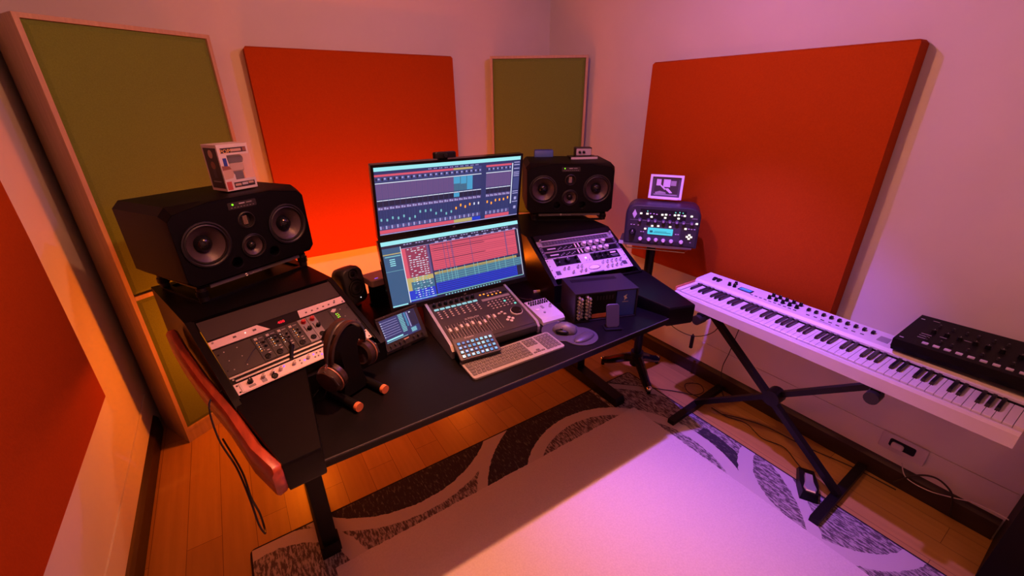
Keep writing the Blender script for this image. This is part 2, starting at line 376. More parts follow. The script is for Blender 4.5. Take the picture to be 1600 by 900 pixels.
def trap(label, FL, FR, back, H_, bar):
    FL, FR = Vector(FL+(0,)), Vector(FR+(0,)); d = (FR-FL); W = d.length; d.normalize(); n = Vector((d.y, -d.x, 0))
    t = thing('bass_trap', label, 'bass trap', tuple((FL+FR)/2), (0, 0, math.atan2(d.y, d.x)))
    inv = Matrix.Rotation(-math.atan2(d.y, d.x), 4, 'Z')
    c = (FL+FR)/2
    poly = [(-W/2, .02), (W/2, .02)]+[tuple((inv @ (Vector(p+(0,))-c)).xy) for p in back]
    MB().prism(poly, 0, H_, 'pale_wood').build('carcass', t, smooth=0)
    f = MB(); b_ = .017
    f.box(-W/2, -W/2+b_, 0, .02, 0, H_, 'pale_wood').box(W/2-b_, W/2, 0, .02, 0, H_, 'pale_wood')
    f.box(-W/2+b_, W/2-b_, 0, .02, H_-b_, H_, 'pale_wood').box(-W/2+b_, W/2-b_, 0, .02, .07, .07+b_, 'pale_wood')
    f.box(-W/2+b_, W/2-b_, 0.003, .02, 0, .07, 'pale_wood')
    f.box(-W/2+b_, W/2-b_, -.001, .02, bar-b_*.6, bar+b_*.6, 'pale_wood').build('frame', t, smooth=0)
    for z0, z1 in ((.07+b_, bar-b_*.6), (bar+b_*.6, H_-b_)):
        q = MB(); x0, x1 = -W/2+b_+.002, W/2-b_-.002
        def rg(k, y): return [(x0+k, y, z0+.002+k), (x1-k, y, z0+.002+k), (x1-k, y, z1-.002-k), (x0+k, y, z1-.002-k)]
        q.loft([rg(0, .02), rg(0, .012), rg(.018, .006)], 'olive_fabric', cap0=False).build('fabric_panel', t, smooth=0)
    return t
trap('tall olive bass trap in a pale wood frame, left corner behind the toy box', (-.508, 2.446), (.082, 2.808), [(-.03, 2.975), (-.63, 2.975), (-.63, 2.68)], 2.0, .862)
trap('olive fabric bass trap across the right corner behind the far speaker', (1.72, 2.88), (2.27, 2.47), [(2.315, 2.53), (2.315, 2.975), (1.79, 2.975)], 1.98, .862)

# rug
rg = MB().rbox(-.28, 1.963, -1.15, 1.56, 0.0, .009, .02, 'rug_pile')
tag(rg.build('rug', smooth=0), 'grey rug with plain centre and curved mottled bands, on the wood floor before the desk', 'rug')

# ------------------------------------------------------------------ desk
DZ = .75
desk = thing('studio_desk', 'black studio desk with two angled rack towers and a red wood left side', 'desk', (.83, 1.6, 0))
DO = Vector((.83, 1.6, 0))
def dpart(mb, name, **k): mb2 = mb; mb2.v = [tuple(Vector(p)-DO) for p in mb2.v]; return mb2.build(name, desk, **k)
top = MB().prism([(.045, 1.068), (1.585, 1.068), (1.66, 1.30), (1.78, 1.85), (1.62, 2.16), (.10, 2.16), (-.12, 1.95), (-.06, 1.30)], DZ-.032, DZ, 'desk_black', inset=.0)
dpart(top, 'desktop', smooth=0)
dpart(MB().box(.045, 1.585, 1.064, 1.0685, DZ-.0055, DZ-.0005, 'desk_edge_glint'), 'edge_highlight', smooth=0)  # thin pale strip stands in for the highlight along the front edge
# arms (front arm rests) sloping up to the racks
def arm(poly_b, poly_t):
    n = len(poly_b); m = MB()
    m.loft([poly_b, poly_t], 'desk_black'); return m
def arm_side(inner_f, outer_f, outer_b, inner_b):
    r_ = .018
    def lerp(a, b_, t): return tuple(a[i]+(b_[i]-a[i])*t for i in range(2))
    rings = []
    for dz, k in ((-.10, .02), (-.09, .004), (-.012, 0), (-.003, .004), (0, .014)):
        pts = []
        for (p, zt) in ((inner_f, .80), (outer_f, .80), (outer_b, .838), (inner_b, .838)):
            cx = (inner_f[0]+outer_f[0]+outer_b[0]+inner_b[0])/4; cy = (inner_f[1]+outer_b[1])/2
            q = [p[0]+(cx-p[0])*k*2.5, p[1]+(cy-p[1])*k*1.2, zt+dz]
            pts.append(tuple(q))
        rings.append(pts)
    return MB().loft(rings, 'desk_black')
dpart(arm_side((.045, 1.062), (-.058, 1.055), (-.168, 1.425), (.08, 1.50)), 'arm_rest', smooth=40)
dpart(arm_side((1.725, 1.03), (1.592, 1.072), (1.50, 1.46), (1.80, 1.42)), 'arm_rest', smooth=40)
# wood side board on the left
wp = [(-.073, 1.060, .803), (-.115, 1.17, .806), (-.165, 1.36, .828), (-.225, 1.53, .868), (-.272, 1.68, .915), (-.302, 1.80, .945)]
wm = MB(); rings = []
for i, (x, y, z) in enumerate(wp):
    a = Vector(wp[min(i+1, 5)][:2])-Vector(wp[max(i-1, 0)][:2]); a.normalize(); nrm = Vector((-a.y, a.x)); t_ = .018; h_ = .102 - .002*i
    def pt(u, zz): return (x+nrm.x*u, y+nrm.y*u, zz)
    rings.append([pt(-t_, z-h_+.01), pt(-t_, z-.012), pt(-t_+.008, z), pt(t_-.008, z), pt(t_, z-.012), pt(t_, z-h_+.01), pt(t_-.008, z-h_), pt(-t_+.008, z-h_)])
f0 = [(p[0]*.8+wp[0][0]*.2, p[1]-.012, p[2]*.8+(wp[0][2]-.055)*.2) for p in rings[0]]
wm.loft([f0]+rings, 'red_wood')
w_o = dpart(wm, 'side_board', smooth=50); w_o['label'] = 'red-brown wooden side board of the left arm'
def turret(o, yaw, hw, slope_y, z0, ztop, back):
    T = Matrix.Translation(o) @ Matrix.Rotation(yaw, 4, 'Z')
    m = MB(); m.T = T
    prof = [(-.045, DZ), (-.045, z0-.012), (-.015, z0+.004), (slope_y, ztop), (back, ztop), (back, DZ)]
    for x0, x1 in ((-hw, -hw+.02), (hw-.02, hw)):
        a = [(x0, y, z) for y, z in prof]; b_ = [(x1, y, z) for y, z in prof]
        m.loft([a, b_], 'desk_black')
    # shelf, back and inner sloping bed recessed under the gear
    m.box(-hw+.02, hw-.02, slope_y, back, ztop-.022, ztop, 'desk_black')
    m.box(-hw+.02, hw-.02, back-.02, back, DZ, ztop-.022, 'desk_black')
    m.box(-hw+.02, hw-.02, -.045, -.03, DZ, z0-.014, 'desk_black')
    # filler rails added to stop light leaking past the gear
    sl = math.atan2(ztop-(z0+.004), slope_y+.015)
    L2 = math.hypot(ztop-(z0+.004), slope_y+.015)
    m.T = T @ Matrix.Translation((0, -.015, z0+.004)) @ Matrix.Rotation(sl, 4, 'X')
    for x0, x1 in ((-hw+.018, -.2425), (.2425, hw-.018)): m.box(x0, x1, 0, L2, -.05, -.004, 'black')
    o2 = dpart(m, 'rack_tower', smooth=0); return T, sl
LO = Vector((.101, 1.46, .84)); LYAW = R(15.6)
RO = Vector((1.506, 1.487, .863)); RYAW = R(-11)
turret((LO.x, LO.y, 0), LYAW, .268, .316, .838, 1.003, .80)
turret((RO.x, RO.y, 0), RYAW, .268, .300, .860, 1.006, .78)
# legs: T feet with a column each
for x in (.0, 1.655):
    f = MB(); x += 0
    f.loft([[(x-.035, y, .012), (x+.035, y, .012), (x+.035, y, z1), (x-.035, y, z1)] for y, z1 in ((1.345, .045), (1.36, .062), (1.72, .085), (2.06, .062), (2.075, .045))], 'black')
    f.cyl(x, 1.39, .018, 0, .014, 'rubber', 10).cyl(x, 2.03, .018, 0, .014, 'rubber', 10)
    dpart(f, 'leg_foot', smooth=30)
    c_ = MB().box(x-.03, x+.03, 1.70, 1.76, .08, DZ-.032, 'black')
    dpart(c_, 'leg_column', smooth=0)
# front left upright seen below the left arm
dpart(MB().box(-.022, .034, 1.34, 1.37, .05, .73, 'black').box(-.028, .040, 1.325, 1.385, .05, .10, 'black'), 'leg_column', smooth=0)
dpart(MB().box(.0, 1.655, 1.71, 1.75, .60, .66, 'black'), 'cross_beam', smooth=0)

# ------------------------------------------------------------------ rack gear
def knob_mesh(name, r, h, m, cap=None, dot='white', n=16):
    k = MB().cyl(0, 0, r*1.12, 0, h*.18, m, n).cyl(0, 0, r, h*.18, h, m, n, r*.86)
    if cap: k.cyl(0, 0, r*.6, h, h*1.04, cap, n)
    if dot: k.box(-r*.07, r*.07, r*.2, r*.85, h*1.0, h*1.05, dot)
    return k.mesh(name)
K_CREAM = knob_mesh('knob', .0135, .018, 'light_grey', 'cream', 'print_dark')
K_CHROME = knob_mesh('knob', .0065, .017, 'silver', 'chrome', None)
K_BLACK = knob_mesh('knob', .008, .014, 'black', None, 'white')
K_BIG = knob_mesh('knob', .0165, .017, 'black', 'charcoal', 'white')
K_RED = knob_mesh('knob', .0085, .014, 'red_knob', None, 'white')
K_SMALL = knob_mesh('knob', .0045, .010, 'charcoal', None, 'white', 12)
K_RING = MB().lathe([(.0098, 0), (.0105, .003), (.008, .004), (.0075, .002), (.002, .002), (0, .005)], 0, 0, 'black', 16).mesh('knob')
def ears(m, W, h, mt='black'):
    for sx in (-1, 1):
        for y in ((h*.2, h*.8) if h > .03 else (h*.5,)):
            m.cyl(sx*(W/2-.008), y, .003, 0, .0012, mt, 8)
def unit(o, yaw, sl, u0, h, name, label, cat, body, depth=.06, group=None):
    off = Vector((0, math.cos(sl)*u0, math.sin(sl)*u0)); off.rotate(Euler((0, 0, yaw)))
    t = thing(name, label, cat, tuple(o+off), (sl, 0, yaw), group)
    m = MB(); W = .4826
    m.box(-W/2, W/2, .0004, h-.0004, -.003, 0, body).box(-.215, .215, .002, h-.002, -depth, -.003, 'black')
    return t, m, W
U = .04445
sl = R(28.7)
# right rack
t, m, W = unit(RO, RYAW, sl, 0, .0735, 'channel_strip', 'pale rack processor with oval meter and chrome knobs, lowest in the right rack', 'rack unit', 'light_grey')
ears(m, W, .0735)
for sx in (-1, 1): m.rbox(sx*.205-.013, sx*.205+.013, .022, .048, 0, .0012, .002, 'violet_grey')
m.box(-.035, .055, 0.0, .005, 0, .002, 'print_dark'); m.build('front_panel', t, smooth=0)
me_ = MB(); me_.lathe([(.034, 0), (.036, .004), (.030, .005), (.029, .003)], 0, 0, 'silver', 24); me_.prism([(.029*math.cos(2*PI*i/24), .029*math.sin(2*PI*i/24)) for i in range(24)], .001, .003, 'cream')
mo = me_.build('meter', t, (.012, .036, 0)); mo.scale = (1, .42, 1)
for x in (-.165, -.140, -.085, -.062): inst('knob', K_CHROME, t, (x, .052, 0))
for x in (-.125, -.078, -.052): inst('knob', K_CHROME, t, (x, .022, 0))
for i in range(5): inst('knob', K_CHROME, t, (.072+.028*i, .056, 0))
for i in range(4): inst('knob', K_CHROME, t, (.085+.029*i, .024, 0))
t, m, W = unit(RO, RYAW, sl, .0735, .062, 'equalizer', 'pale rack unit with two black knob plates, above the oval meter unit, right rack', 'rack unit', 'light_grey')
ears(m, W, .062); m.box(-.196, -.048, .006, .058, 0, .001, 'black').box(.028, .205, .006, .058, 0, .001, 'black').box(.155, .19, .040, .049, .001, .0016, 'cream')
m.box(.150, .195, .026, .029, .001, .0015, 'grey').box(.155, .197, .018, .020, .001, .0015, 'grey')
m.build('front_panel', t, smooth=0)
inst('knob', K_BIG, t, (-.122, .032, .001))
for x, y in ((-.178, .044), (-.176, .018), (-.066, .046), (-.066, .018)): inst('knob', K_BLACK, t, (x, y, .001))
for i in range(3):
    for y in (.018, .044): inst('knob', K_BLACK, t, (.052+.036*i, y, .001))
MB().cyl(0, 0, .0055, 0, .003, 'led_white', 12).build('lamp', t, (-.008, .034, 0)); MB().cyl(0, 0, .003, 0, .008, 'chrome', 8).build('switch', t, (-.015, .014, 0)); MB().cyl(0, 0, .003, 0, .008, 'chrome', 8).build('switch', t, (.005, .014, 0))
for k, lab in ((0, 'black-faced rack preamp with four cream knobs, lower of the matching pair in the right rack'), (1, 'black-faced rack preamp with four cream knobs, upper of the matching pair in the right rack')):
    t, m, W = unit(RO, RYAW, sl, .1355+k*.045, .0445, 'rack_preamp', lab, 'rack unit', 'violet_grey', group='matching preamps in the right rack')
    ears(m, W, .0445, 'silver'); m.box(-.222, .222, .004, .0405, 0, .0012, 'black').box(-.226, .226, .001, .0035, 0, .0022, 'silver').box(-.226, .226, .041, .0435, 0, .0022, 'silver')
    m.box(-.200, -.150, .018, .026, .0012, .002, 'light_grey')
    for i in range(9): m.box(-.14+.011*i, -.134+.011*i, .010+.006*(i % 3), .016+.006*(i % 3), .0012, .0022, 'grey')
    m.box(.178, .212, .006, .038, .0012, .004, 'gloss_black'); m.build('front_panel', t, smooth=0)
    for x in (-.028, -.008): MB().box(-.003, .003, .008, .036, 0, .004, 'cream').build('switch', t, (x, 0, .001))
    for i in range(4): inst('knob', K_CREAM, t, (.025+.041*i, .022, .001))
t, m, W = unit(RO, RYAW, sl, .2265, .040, 'ribbed_rack_unit', 'thin ribbed violet-lit rack panel at the top of the right rack', 'rack unit', 'grey')
ears(m, W, .040, 'silver'); m.box(-.215, .205, .005, .030, 0, .002, 'dark_grey').box(-.22, .215, .031, .036, 0, .006, 'light_grey')
for i in range(22): m.box(-.21+.019*i, -.199+.019*i, .007, .028, .002, .004, 'violet_grey')
m.build('front_panel', t, smooth=0); MB().cyl(0, 0, .005, 0, .02, 'silver', 10).build('thumb_screw', t, (-.222, .034, 0)); MB().cyl(0, 0, .005, 0, .02, 'silver', 10).build('thumb_screw', t, (.222, .03, 0))
# left rack
LS = R(28.7)
t, m, W = unit(LO, LYAW, LS, .002, U, 'audio_interface', 'pale one-unit audio interface with a wide display, lowest in the left rack', 'rack unit', 'cream', depth=.05)
ears(m, W, U); m.rbox(-.222, .222, .003, U-.003, 0, .0015, .004, 'cream').box(-.228, -.222, .004, .040, 0, .003, 'silver')
m.box(.055, .135, .013, .033, .0015, .003, 'charcoal').box(.06, .13, .016, .030, .003, .0033, 'violet_grey')
m.box(-.205, -.185, .010, .018, .0015, .003, 'grey').box(-.165, -.150, .008, .020, .0015, .003, 'grey'); m.build('front_panel', t, smooth=0)
for x in (-.155, -.125, -.098, -.052, -.002): inst('knob', K_CHROME, t, (x, .028, .0015))
inst('knob', K_RING, t, (-.125, .013, .0015)); inst('knob', K_BLACK, t, (-.195, .030, .0015))
for i, (x, y, c_) in enumerate(((-.032, .03, 0), (-.032, .017, 0), (-.018, .024, 1), (.018, .031, 1), (.018, .018, 0), (.030, .032, 0), (.030, .018, 0), (.043, .031, 0), (.043, .018, 1), (-.085, .034, 1))):
    MB().cyl(0, 0, .003, 0, .002, 'led_violet' if c_ else 'dark_grey', 10).build('button', t, (x, y, .0015))
for i in range(5): MB().cyl(0, 0, .005, 0, .003, 'dark_grey', 12).build('button', t, (.16+.013*i, .022, .0015))
tt, m, W = unit(LO, LYAW, LS, U+.004, .030, 'patch_strip', 'slim silver two-bar rack strip between the interface and the module rack', 'rack unit', 'black', depth=.04)
m.box(-W/2+.012, W/2-.012, .002, .008, 0, .005, 'silver').box(-W/2, W/2-.02, .018, .025, 0, .006, 'silver'); ears(m, W, .03, 'silver'); m.build('front_panel', tt, smooth=0)
t, m, W = unit(LO, LYAW, LS, .080, .120, 'module_rack', 'black rack of slim lit modules below the red number display, left rack', 'rack unit', 'brown_black')
ears(m, W, .12)
for x in (-.215, -.175, .205, .165):
    for y in (.02, .06, .10): m.cyl(x, y, .002, 0, .001, 'silver', 6)
m.box(.10, .101, 0, .12, 0, .002, 'black'); m.build('front_panel', t, smooth=0)
for k in range(4):
    x0 = -.125+.040*k; c_ = MB().box(x0, x0+.038, .003, .117, 0, .0025, 'charcoal').box(x0+.006, x0+.016, .098, .108, .0025, .003, 'silver').box(x0+.02, x0+.034, .101, .105, .0025, .003, 'grey')
    c_.box(x0+.024, x0+.032, .030, .033, .0025, .003, 'white').box(x0+.024, x0+.032, .042, .045, .0025, .003, 'white')
    for i in range(5):
        for j in range(2):
            c_.cyl(x0+.008+.008*j, .086-.0095*i, .0017, .0025, .0036, ('led_amber', 'light_grey', 'led_white', 'grey')[(i*2+j+k) % 4], 6)
    mod = c_.build('module', t, smooth=0)
    inst('knob', K_RING, mod, (x0+.016, .018, .0025)); inst('knob', K_SMALL, mod, (x0+.028, .062, .0025)); inst('knob', K_SMALL, mod, (x0+.028, .080, .0025))
for k in range(2):
    x0 = .038+.034*k; c_ = MB().box(x0, x0+.032, .003, .117, 0, .0025, 'grey').box(x0+.008, x0+.011, .055, .082, .0025, .003, 'black')
    mod = c_.build('module', t, smooth=0); mod['label'] = 'grey module with a red knob'
    inst('knob', K_RED, mod, (x0+.017, .100, .0025)); inst('knob', K_BLACK, mod, (x0+.022, .063, .0025)); inst('knob', K_RING, mod, (x0+.017, .022, .0025))
c_ = MB().box(.160, .198, .003, .117, 0, .0025, 'charcoal').prism([(.165, .102), (.178, .112), (.192, .108), (.185, .098), (.176, .094)], .0025, .003, 'white')
for i in range(3):
    for j in range(2): c_.cyl(.178+.007*j, .083-.009*i, .002, .0025, .0036, 'led_yellow' if (i+j) % 2 else 'led_green', 8)
mod = c_.build('module', t, smooth=0); inst('knob', K_SMALL, mod, (.178, .045, .0025))
t, m, W = unit(LO, LYAW, LS, .2005, .0445, 'monitor_controller', 'salmon-lit slanted plate controller with a red digital number in its black middle, left rack', 'rack unit', 'gloss_black')
m.prism([(-W/2, .0), (-.076, .0), (-.105, .038), (-.13, .042), (-W/2, .030)], 0, .003, 'cream').prism([(.068, .004), (.050, .0445), (W/2, .0445), (W/2, .012), (.10, .0)], 0, .003, 'cream') if False else None
m.prism([(-W/2, .004), (-.055, .004), (-.085, .040), (-W/2, .036)], 0, .003, 'cream').prism([(.055, .004), (.062, .040), (W/2, .038), (W/2, .004)], 0, .003, 'cream')
m.text('400', -.022, .013, .017, .0006, 'led_red'); m.text('TRINITY', -.225, .008, .007, .0032, 'print_dark') if False else None
m.build('front_panel', t, smooth=0)
for x in (-.165, -.10): MB().box(-.005, .005, -.003, .003, 0, .003, 'dark_grey').build('button', t, (x, .022, .003))
MB().cyl(0, 0, .0022, 0, .002, 'led_white', 8).build('lamp', t, (-.13, .024, .003))
for i in range(6): MB().box(-.003, .003, -.002, .002, 0, .003, 'dark_grey').build('button', t, (.085+.023*i, .018, .003))
for x, y in ((.205, .026), (-.23, .028), (.232, .010)): MB().cyl(0, 0, .0035, 0, .003, 'grey', 8).build('screw', t, (x, y, .003))
t, m, W = unit(LO, LYAW, LS, .246, .088, 'blank_panel', 'plain dark brown blank panel at the top of the left rack', 'rack unit', 'brown_black', depth=.03)
m.build('front_panel', t, smooth=0)
t, m, W = unit(RO, RYAW, sl, .268, .044, 'blank_panel', 'narrow black blank panel at the top of the right rack', 'rack unit', 'black', depth=.03)
m.build('front_panel', t, smooth=0)

# ------------------------------------------------------------------ big speakers
def oct_ring(w_, h_, c_, z, y0=0, arch=None):
    x = w_/2
    if arch:
        return [(-x+c_, y0, z), (x-c_, y0, z), (x, y0+c_, z), (x, y0+h_-c_-arch, z), (x-c_, y0+h_-arch, z), (x*.45, y0+h_-.002, z), (-x*.45, y0+h_-.002, z), (-x+c_, y0+h_-arch, z), (-x, y0+h_-c_-arch, z), (-x, y0+c_, z)]
    return [(-x+c_, y0, z), (x-c_, y0, z), (x, y0+c_, z), (x, y0+h_-c_, z), (x-c_, y0+h_, z), (x*.45, y0+h_, z), (-x*.45, y0+h_, z), (-x+c_, y0+h_, z), (-x, y0+h_-c_, z), (-x, y0+c_, z)]
def big_speaker(label, loc, yaw, pitch):
    t = thing('studio_speaker', label, 'speaker', loc, (R(90)+pitch, 0, yaw), 'pair of three-way studio speakers')
    W, H, D = .536, .293, .38
    b_ = MB().loft([oct_ring(W, H, .026, -D), oct_ring(W, H, .026, -.035), oct_ring(W-.012, H, .022, -.0005, 0, .024)], 'matte_black', cap1=False)
    b_.box(-.25, .25, .02, .25, -.075, -.074, 'black')
    b_.build('cabinet', t, smooth=25)
    out = [(p[0]*.995, p[1]*.99+.0015) for p in oct_ring(W-.012, H, .022, 0, 0, .024)]
    holes = [(-.163, .142, .083), (.163, .142, .083), (0, .092, .048), (-.078, .045, .023), (.078, .045, .023), (0, .196, .026)]
    fb = MB().holed(out, holes, -.06, 0.0, 'matte_black')
    fb.build('baffle', t, smooth=25)
    def driver(x, y, r_):
        s_ = MB().lathe([(r_*1.06, 0), (r_*1.06, .005), (r_*.99, .006), (r_*.93, .002), (r_*.87, .004), (r_*.82, -.003)], 0, 0, 'rubber', 32)
        d_ = s_.build('surround', t, (x, y, 0))
        MB().lathe([(r_*.84, -.003), (r_*.60, -r_*.17), (r_*.36, -r_*.42)], 0, 0, 'cone', 32).build('cone', d_)
        MB().lathe([(r_*.40, -r_*.43), (r_*.385, -r_*.30), (r_*.30, -r_*.14), (r_*.17, -r_*.05), (0.0005, -r_*.02)], 0, 0, 'gloss_black', 32).build('dust_cap', d_)
    driver(-.163, .142, .080); driver(.163, .142, .080); driver(0, .092, .046)
    for x in (-.078, .078):
        MB().lathe([(.0245, .001), (.021, .0), (.019, -.055), (.0005, -.056)], 0, 0, 'black', 24).build('port', t, (x, .045, 0))
    tw = MB().lathe([(.034, .001), (.030, .004), (.024, -.004), (.020, -.014), (.0005, -.015)], 0, 0, 'rubber', 24)
    tw.box(-.009, .009, -.017, .017, -.014, -.009, 'tan')
    for i in range(5): tw.box(-.009+.0042*i, -.0078+.0042*i, -.017, .017, -.009, -.007, 'brown_black')
    tw.build('tweeter', t, (0, .196, 0))
    p = MB().rbox(-.055, .055, .246, .272, 0, .0015, .004, 'brown_black').box(-.012, .010, .262, .266, .0015, .002, 'light_grey').box(.016, .038, .262, .266, .0015, .002, 'grey')
    for i in range(8): p.box(-.045+.012*i, -.039+.012*i, .251, .253, .0015, .002, 'grey')
    p.build('control_panel', t, smooth=0)
    MB().cyl(0, 0, .003, 0, .003, 'led_green', 10).build('power_light', t, (-.037, .264, .0015))
    return t
SL = big_speaker('black three-driver studio speaker on the left rack tower, boxed toy on its top', (.024, 1.930, 1.079), R(27.8), R(-1.5))
SR = big_speaker('black three-driver studio speaker on the right rack tower, blue box on its top', (1.707, 1.951, 1.062), R(-31.3), R(-.4))
def iso_stand(label, loc, yaw, h):
    t = thing('speaker_stand', label, 'speaker stand', loc, (0, 0, yaw), 'isolation stands under the big speakers')
    for z in (.004, h-.010):
        m = MB()
        for x in (-.215, .215): m.bar((x, .03, z), (x, .33, z), .028, .008, 'black')
        for y in (.035, .325): m.bar((-.215, y, z), (.215, y, z), .022, .008, 'black')
        m.build('frame', t, smooth=0)
    for x in (-.215, .215):
        for y in (.035, .325):
            MB().cyl(0, 0, .017, .006, h-.012, 'rubber', 14).cyl(0, 0, .021, h*.35, h*.65, 'black', 14).build('post', t, (x, y, 0))
    m = MB().bar((-.19, .018, h-.012), (.19, .018, h-.012), .006, .014, 'dark_grey'); m.T = Matrix.Translation((-.04, .013, h-.018)) @ Matrix.Rotation(R(90), 4, 'X')
    m.lathe([(.006, .001), (.0045, .002), (.003, .001)], -.012, .005, 'silver', 12).text('IsoAcoustics', 0, .001, .010, .001, 'silver'); m.build('name_bar', t, smooth=0)
    return t
iso_stand('black tubular isolation stand under the left big speaker', (.024-.0, 1.925, 1.0035), R(27.8), .072)
iso_stand('black tubular isolation stand under the right big speaker', (1.707, 1.946, 1.0065), R(-31.3), .053)

# boxed toy on left speaker
t = thing('toy_box', 'white collectible toy box with clear window standing on the left big speaker', 'box', (.041, 2.056, 1.3755), (R(90), 0, R(29.4)))
w_, h_, d_ = .125, .175, .098
m = MB(); T_ = .0015
m.box(-w_/2, w_/2, 0, T_, -d_, 0, 'white').box(-w_/2, w_/2, h_-T_, h_, -d_, 0, 'white').box(-w_/2, w_/2, T_, h_-T_, -d_, -d_+T_, 'white')
m.box(-w_/2, -w_/2+T_, T_, h_-T_, -d_+T_, 0, 'white')
m.box(-w_/2-.0004, -w_/2, .010, h_-.012, -d_+.008, -.008, 'print_dark')
m.build('carton', t, smooth=0)
m = MB(); m.prism([(-w_/2+T_, T_), (w_/2, T_), (w_/2, .040), (-w_/2+.045, .040), (-w_/2+.045, .060), (-w_/2+.034, .075), (-w_/2+.030, .12), (-w_/2+.030, .135), (w_/2-.004, .135), (w_/2-.004, h_-T_), (-w_/2+T_, h_-T_)], -.0015, 0, 'white')
m.box(-w_/2+.012, w_/2-.012, .143, .162, 0, .0005, 'print_dark').text('POP!', -w_/2+.008, .142, .022, .0006, 'print_yellow').box(-.012, .030, .147, .157, .0005, .0008, 'tan').box(.036, .050, .146, .160, .0005, .0008, 'print_brown')
m.box(-w_/2+.032, w_/2-.008, .010, .030, 0, .0005, 'print_dark').box(-w_/2+.036, -w_/2+.060, .016, .025, .0005, .0008, 'tan').box(-w_/2+.064, -w_/2+.088, .017, .026, .0005, .0008, 'light_grey').box(-w_/2+.091, -w_/2+.112, .019, .027, .0005, .0008, 'tan').box(-w_/2+.004, -w_/2+.024, .004, .036, 0, .0005, 'print_red')
m.box(-w_/2+.012, -w_/2+.026, .095, .125, 0, .0005, 'navy').prism([(-w_/2+.002, .045), (-w_/2+.035, .048), (-w_/2+.042, .066), (-w_/2+.035, .088), (-w_/2+.002, .092)], 0, .0005, 'tan')
m.prism([(-w_/2+.002, .080), (-w_/2+.037, .082), (-w_/2+.030, .094), (-w_/2+.002, .097)], .0005, .0009, 'print_brown')
m.build('printed_front', t, smooth=0)
MB().box(-w_/2+.030, w_/2-.001, .040, .135, -.0008, -.0003, 'clear_plastic').build('window', t, smooth=0)
m = MB(); m.rbox(-.014, .040, .020, .070, -.070, -.035, .008, 'violet_grey', .003).rbox(-.020, .046, .066, .105, -.080, -.026, .012, 'tan', .006).rbox(-.024, .048, .098, .130, -.084, -.022, .014, 'print_dark', .008)
m.build('toy', t)['label'] = 'plain brown-grey figure without features'
m = MB(); m.T = Matrix.Translation((-w_/2-.0006, 0, -d_/2)) @ Matrix.Rotation(R(-90), 4, 'Y')
m.prism([(.014*math.cos(2*PI*i/16), .140+.016*math.sin(2*PI*i/16)) for i in range(16)], 0, .0004, 'tan').prism([(.014*math.cos(2*PI*i/16), .098+.015*math.sin(2*PI*i/16)) for i in range(16)], 0, .0004, 'print_brown').box(-.010, .010, .050, .084, 0, .0004, 'violet_grey').box(-.025, .025, .034, .038, 0, .0004, 'grey')
m.build('printed_side', t, smooth=0)
# things on right speaker
t = thing('small_box', 'small blue box on top of the right big speaker', 'box', (1.785, 2.325, 1.3535), (0, 0, R(-33)))
MB().rbox(-.062, .062, -.028, .028, 0, .040, .004, 'blue_paint', .002).build('body', t); MB().box(-.058, .058, -.024, .024, .040, .043, 'navy').build('lid', t, smooth=0)
t = thing('flat_dock', 'flat black dock with a white front edge on the right big speaker', 'dock', (1.925, 2.10, 1.3535), (0, 0, R(-27)))
MB().rbox(-.088, .088, -.05, .055, 0.004, .014, .006, 'black').build('body', t); MB().box(-.085, .085, -.054, -.049, 0.001, .014, 'white').build('front_edge', t, smooth=0)
t = thing('mini_interface', 'small black box with two knobs on a white face, on top of the flat dock', 'audio interface', (1.945, 2.12, 1.3680), (0, 0, R(-30)))
MB().rbox(-.052, .052, -.03, .045, 0, .050, .006, 'charcoal').build('body', t)
MB().rbox(-.046, .046, -.034, -.030, .006, .044, .004, 'white').build('face', t) if False else None
m = MB(); m.T = Matrix.Translation((0, -.030, 0)) @ Matrix.Rotation(R(90), 4, 'X'); m.rbox(-.048, .048, .005, .045, 0, .003, .006, 'light_grey'); m.build('face', t)
for x in (-.026, 0): inst('knob', K_BLACK, t, (x, -.033, .024), (R(90), 0, 0))

# ------------------------------------------------------------------ monitors
def sq(mb, u0, u1, v0, v1, layer, m):
    W, H = .673, .284
    mb.quad(-W/2+u0*W, -W/2+u1*W, v0*H, v1*H, .0002+.00012*layer, m)
def monitor(label, loc, tilt, yaw, draw, cam_on_top=False):
    t = thing('monitor', label, 'monitor', loc, (tilt, 0, yaw), 'stacked wide monitors')
    W, H = .673, .284
    m = MB().rbox(-W/2-.011, W/2+.011, -.020, H+.011, -.028, -.002, .004, 'gloss_black')
    m.rbox(-.25, .25, .03, H-.03, -.05, -.028, .02, 'black', .01); m.build('housing', t)
    b_ = MB().holed([(-W/2-.011, -.020), (W/2+.011, -.020), (W/2+.011, H+.011), (-W/2-.011, H+.011)], [], -.002, -.0012, 'gloss_black')
    b_.box(-W/2-.011, W/2+.011, -.020, -.001, -.0012, .0015, 'black').box(-W/2-.011, W/2+.011, H+.001, H+.011, -.0012, .0015, 'black').box(-W/2-.011, -W/2-.001, -.001, H+.001, -.0012, .0015, 'black').box(W/2+.001, W/2+.011, -.001, H+.001, -.0012, .0015, 'black')
    b_.text('LG', -.006, -.014, .009, .0016, 'light_grey').build('bezel', t, smooth=0)
    s_ = MB(); s_.fixn = False; draw(s_); s_.build('screen', t, smooth=0)
    return t
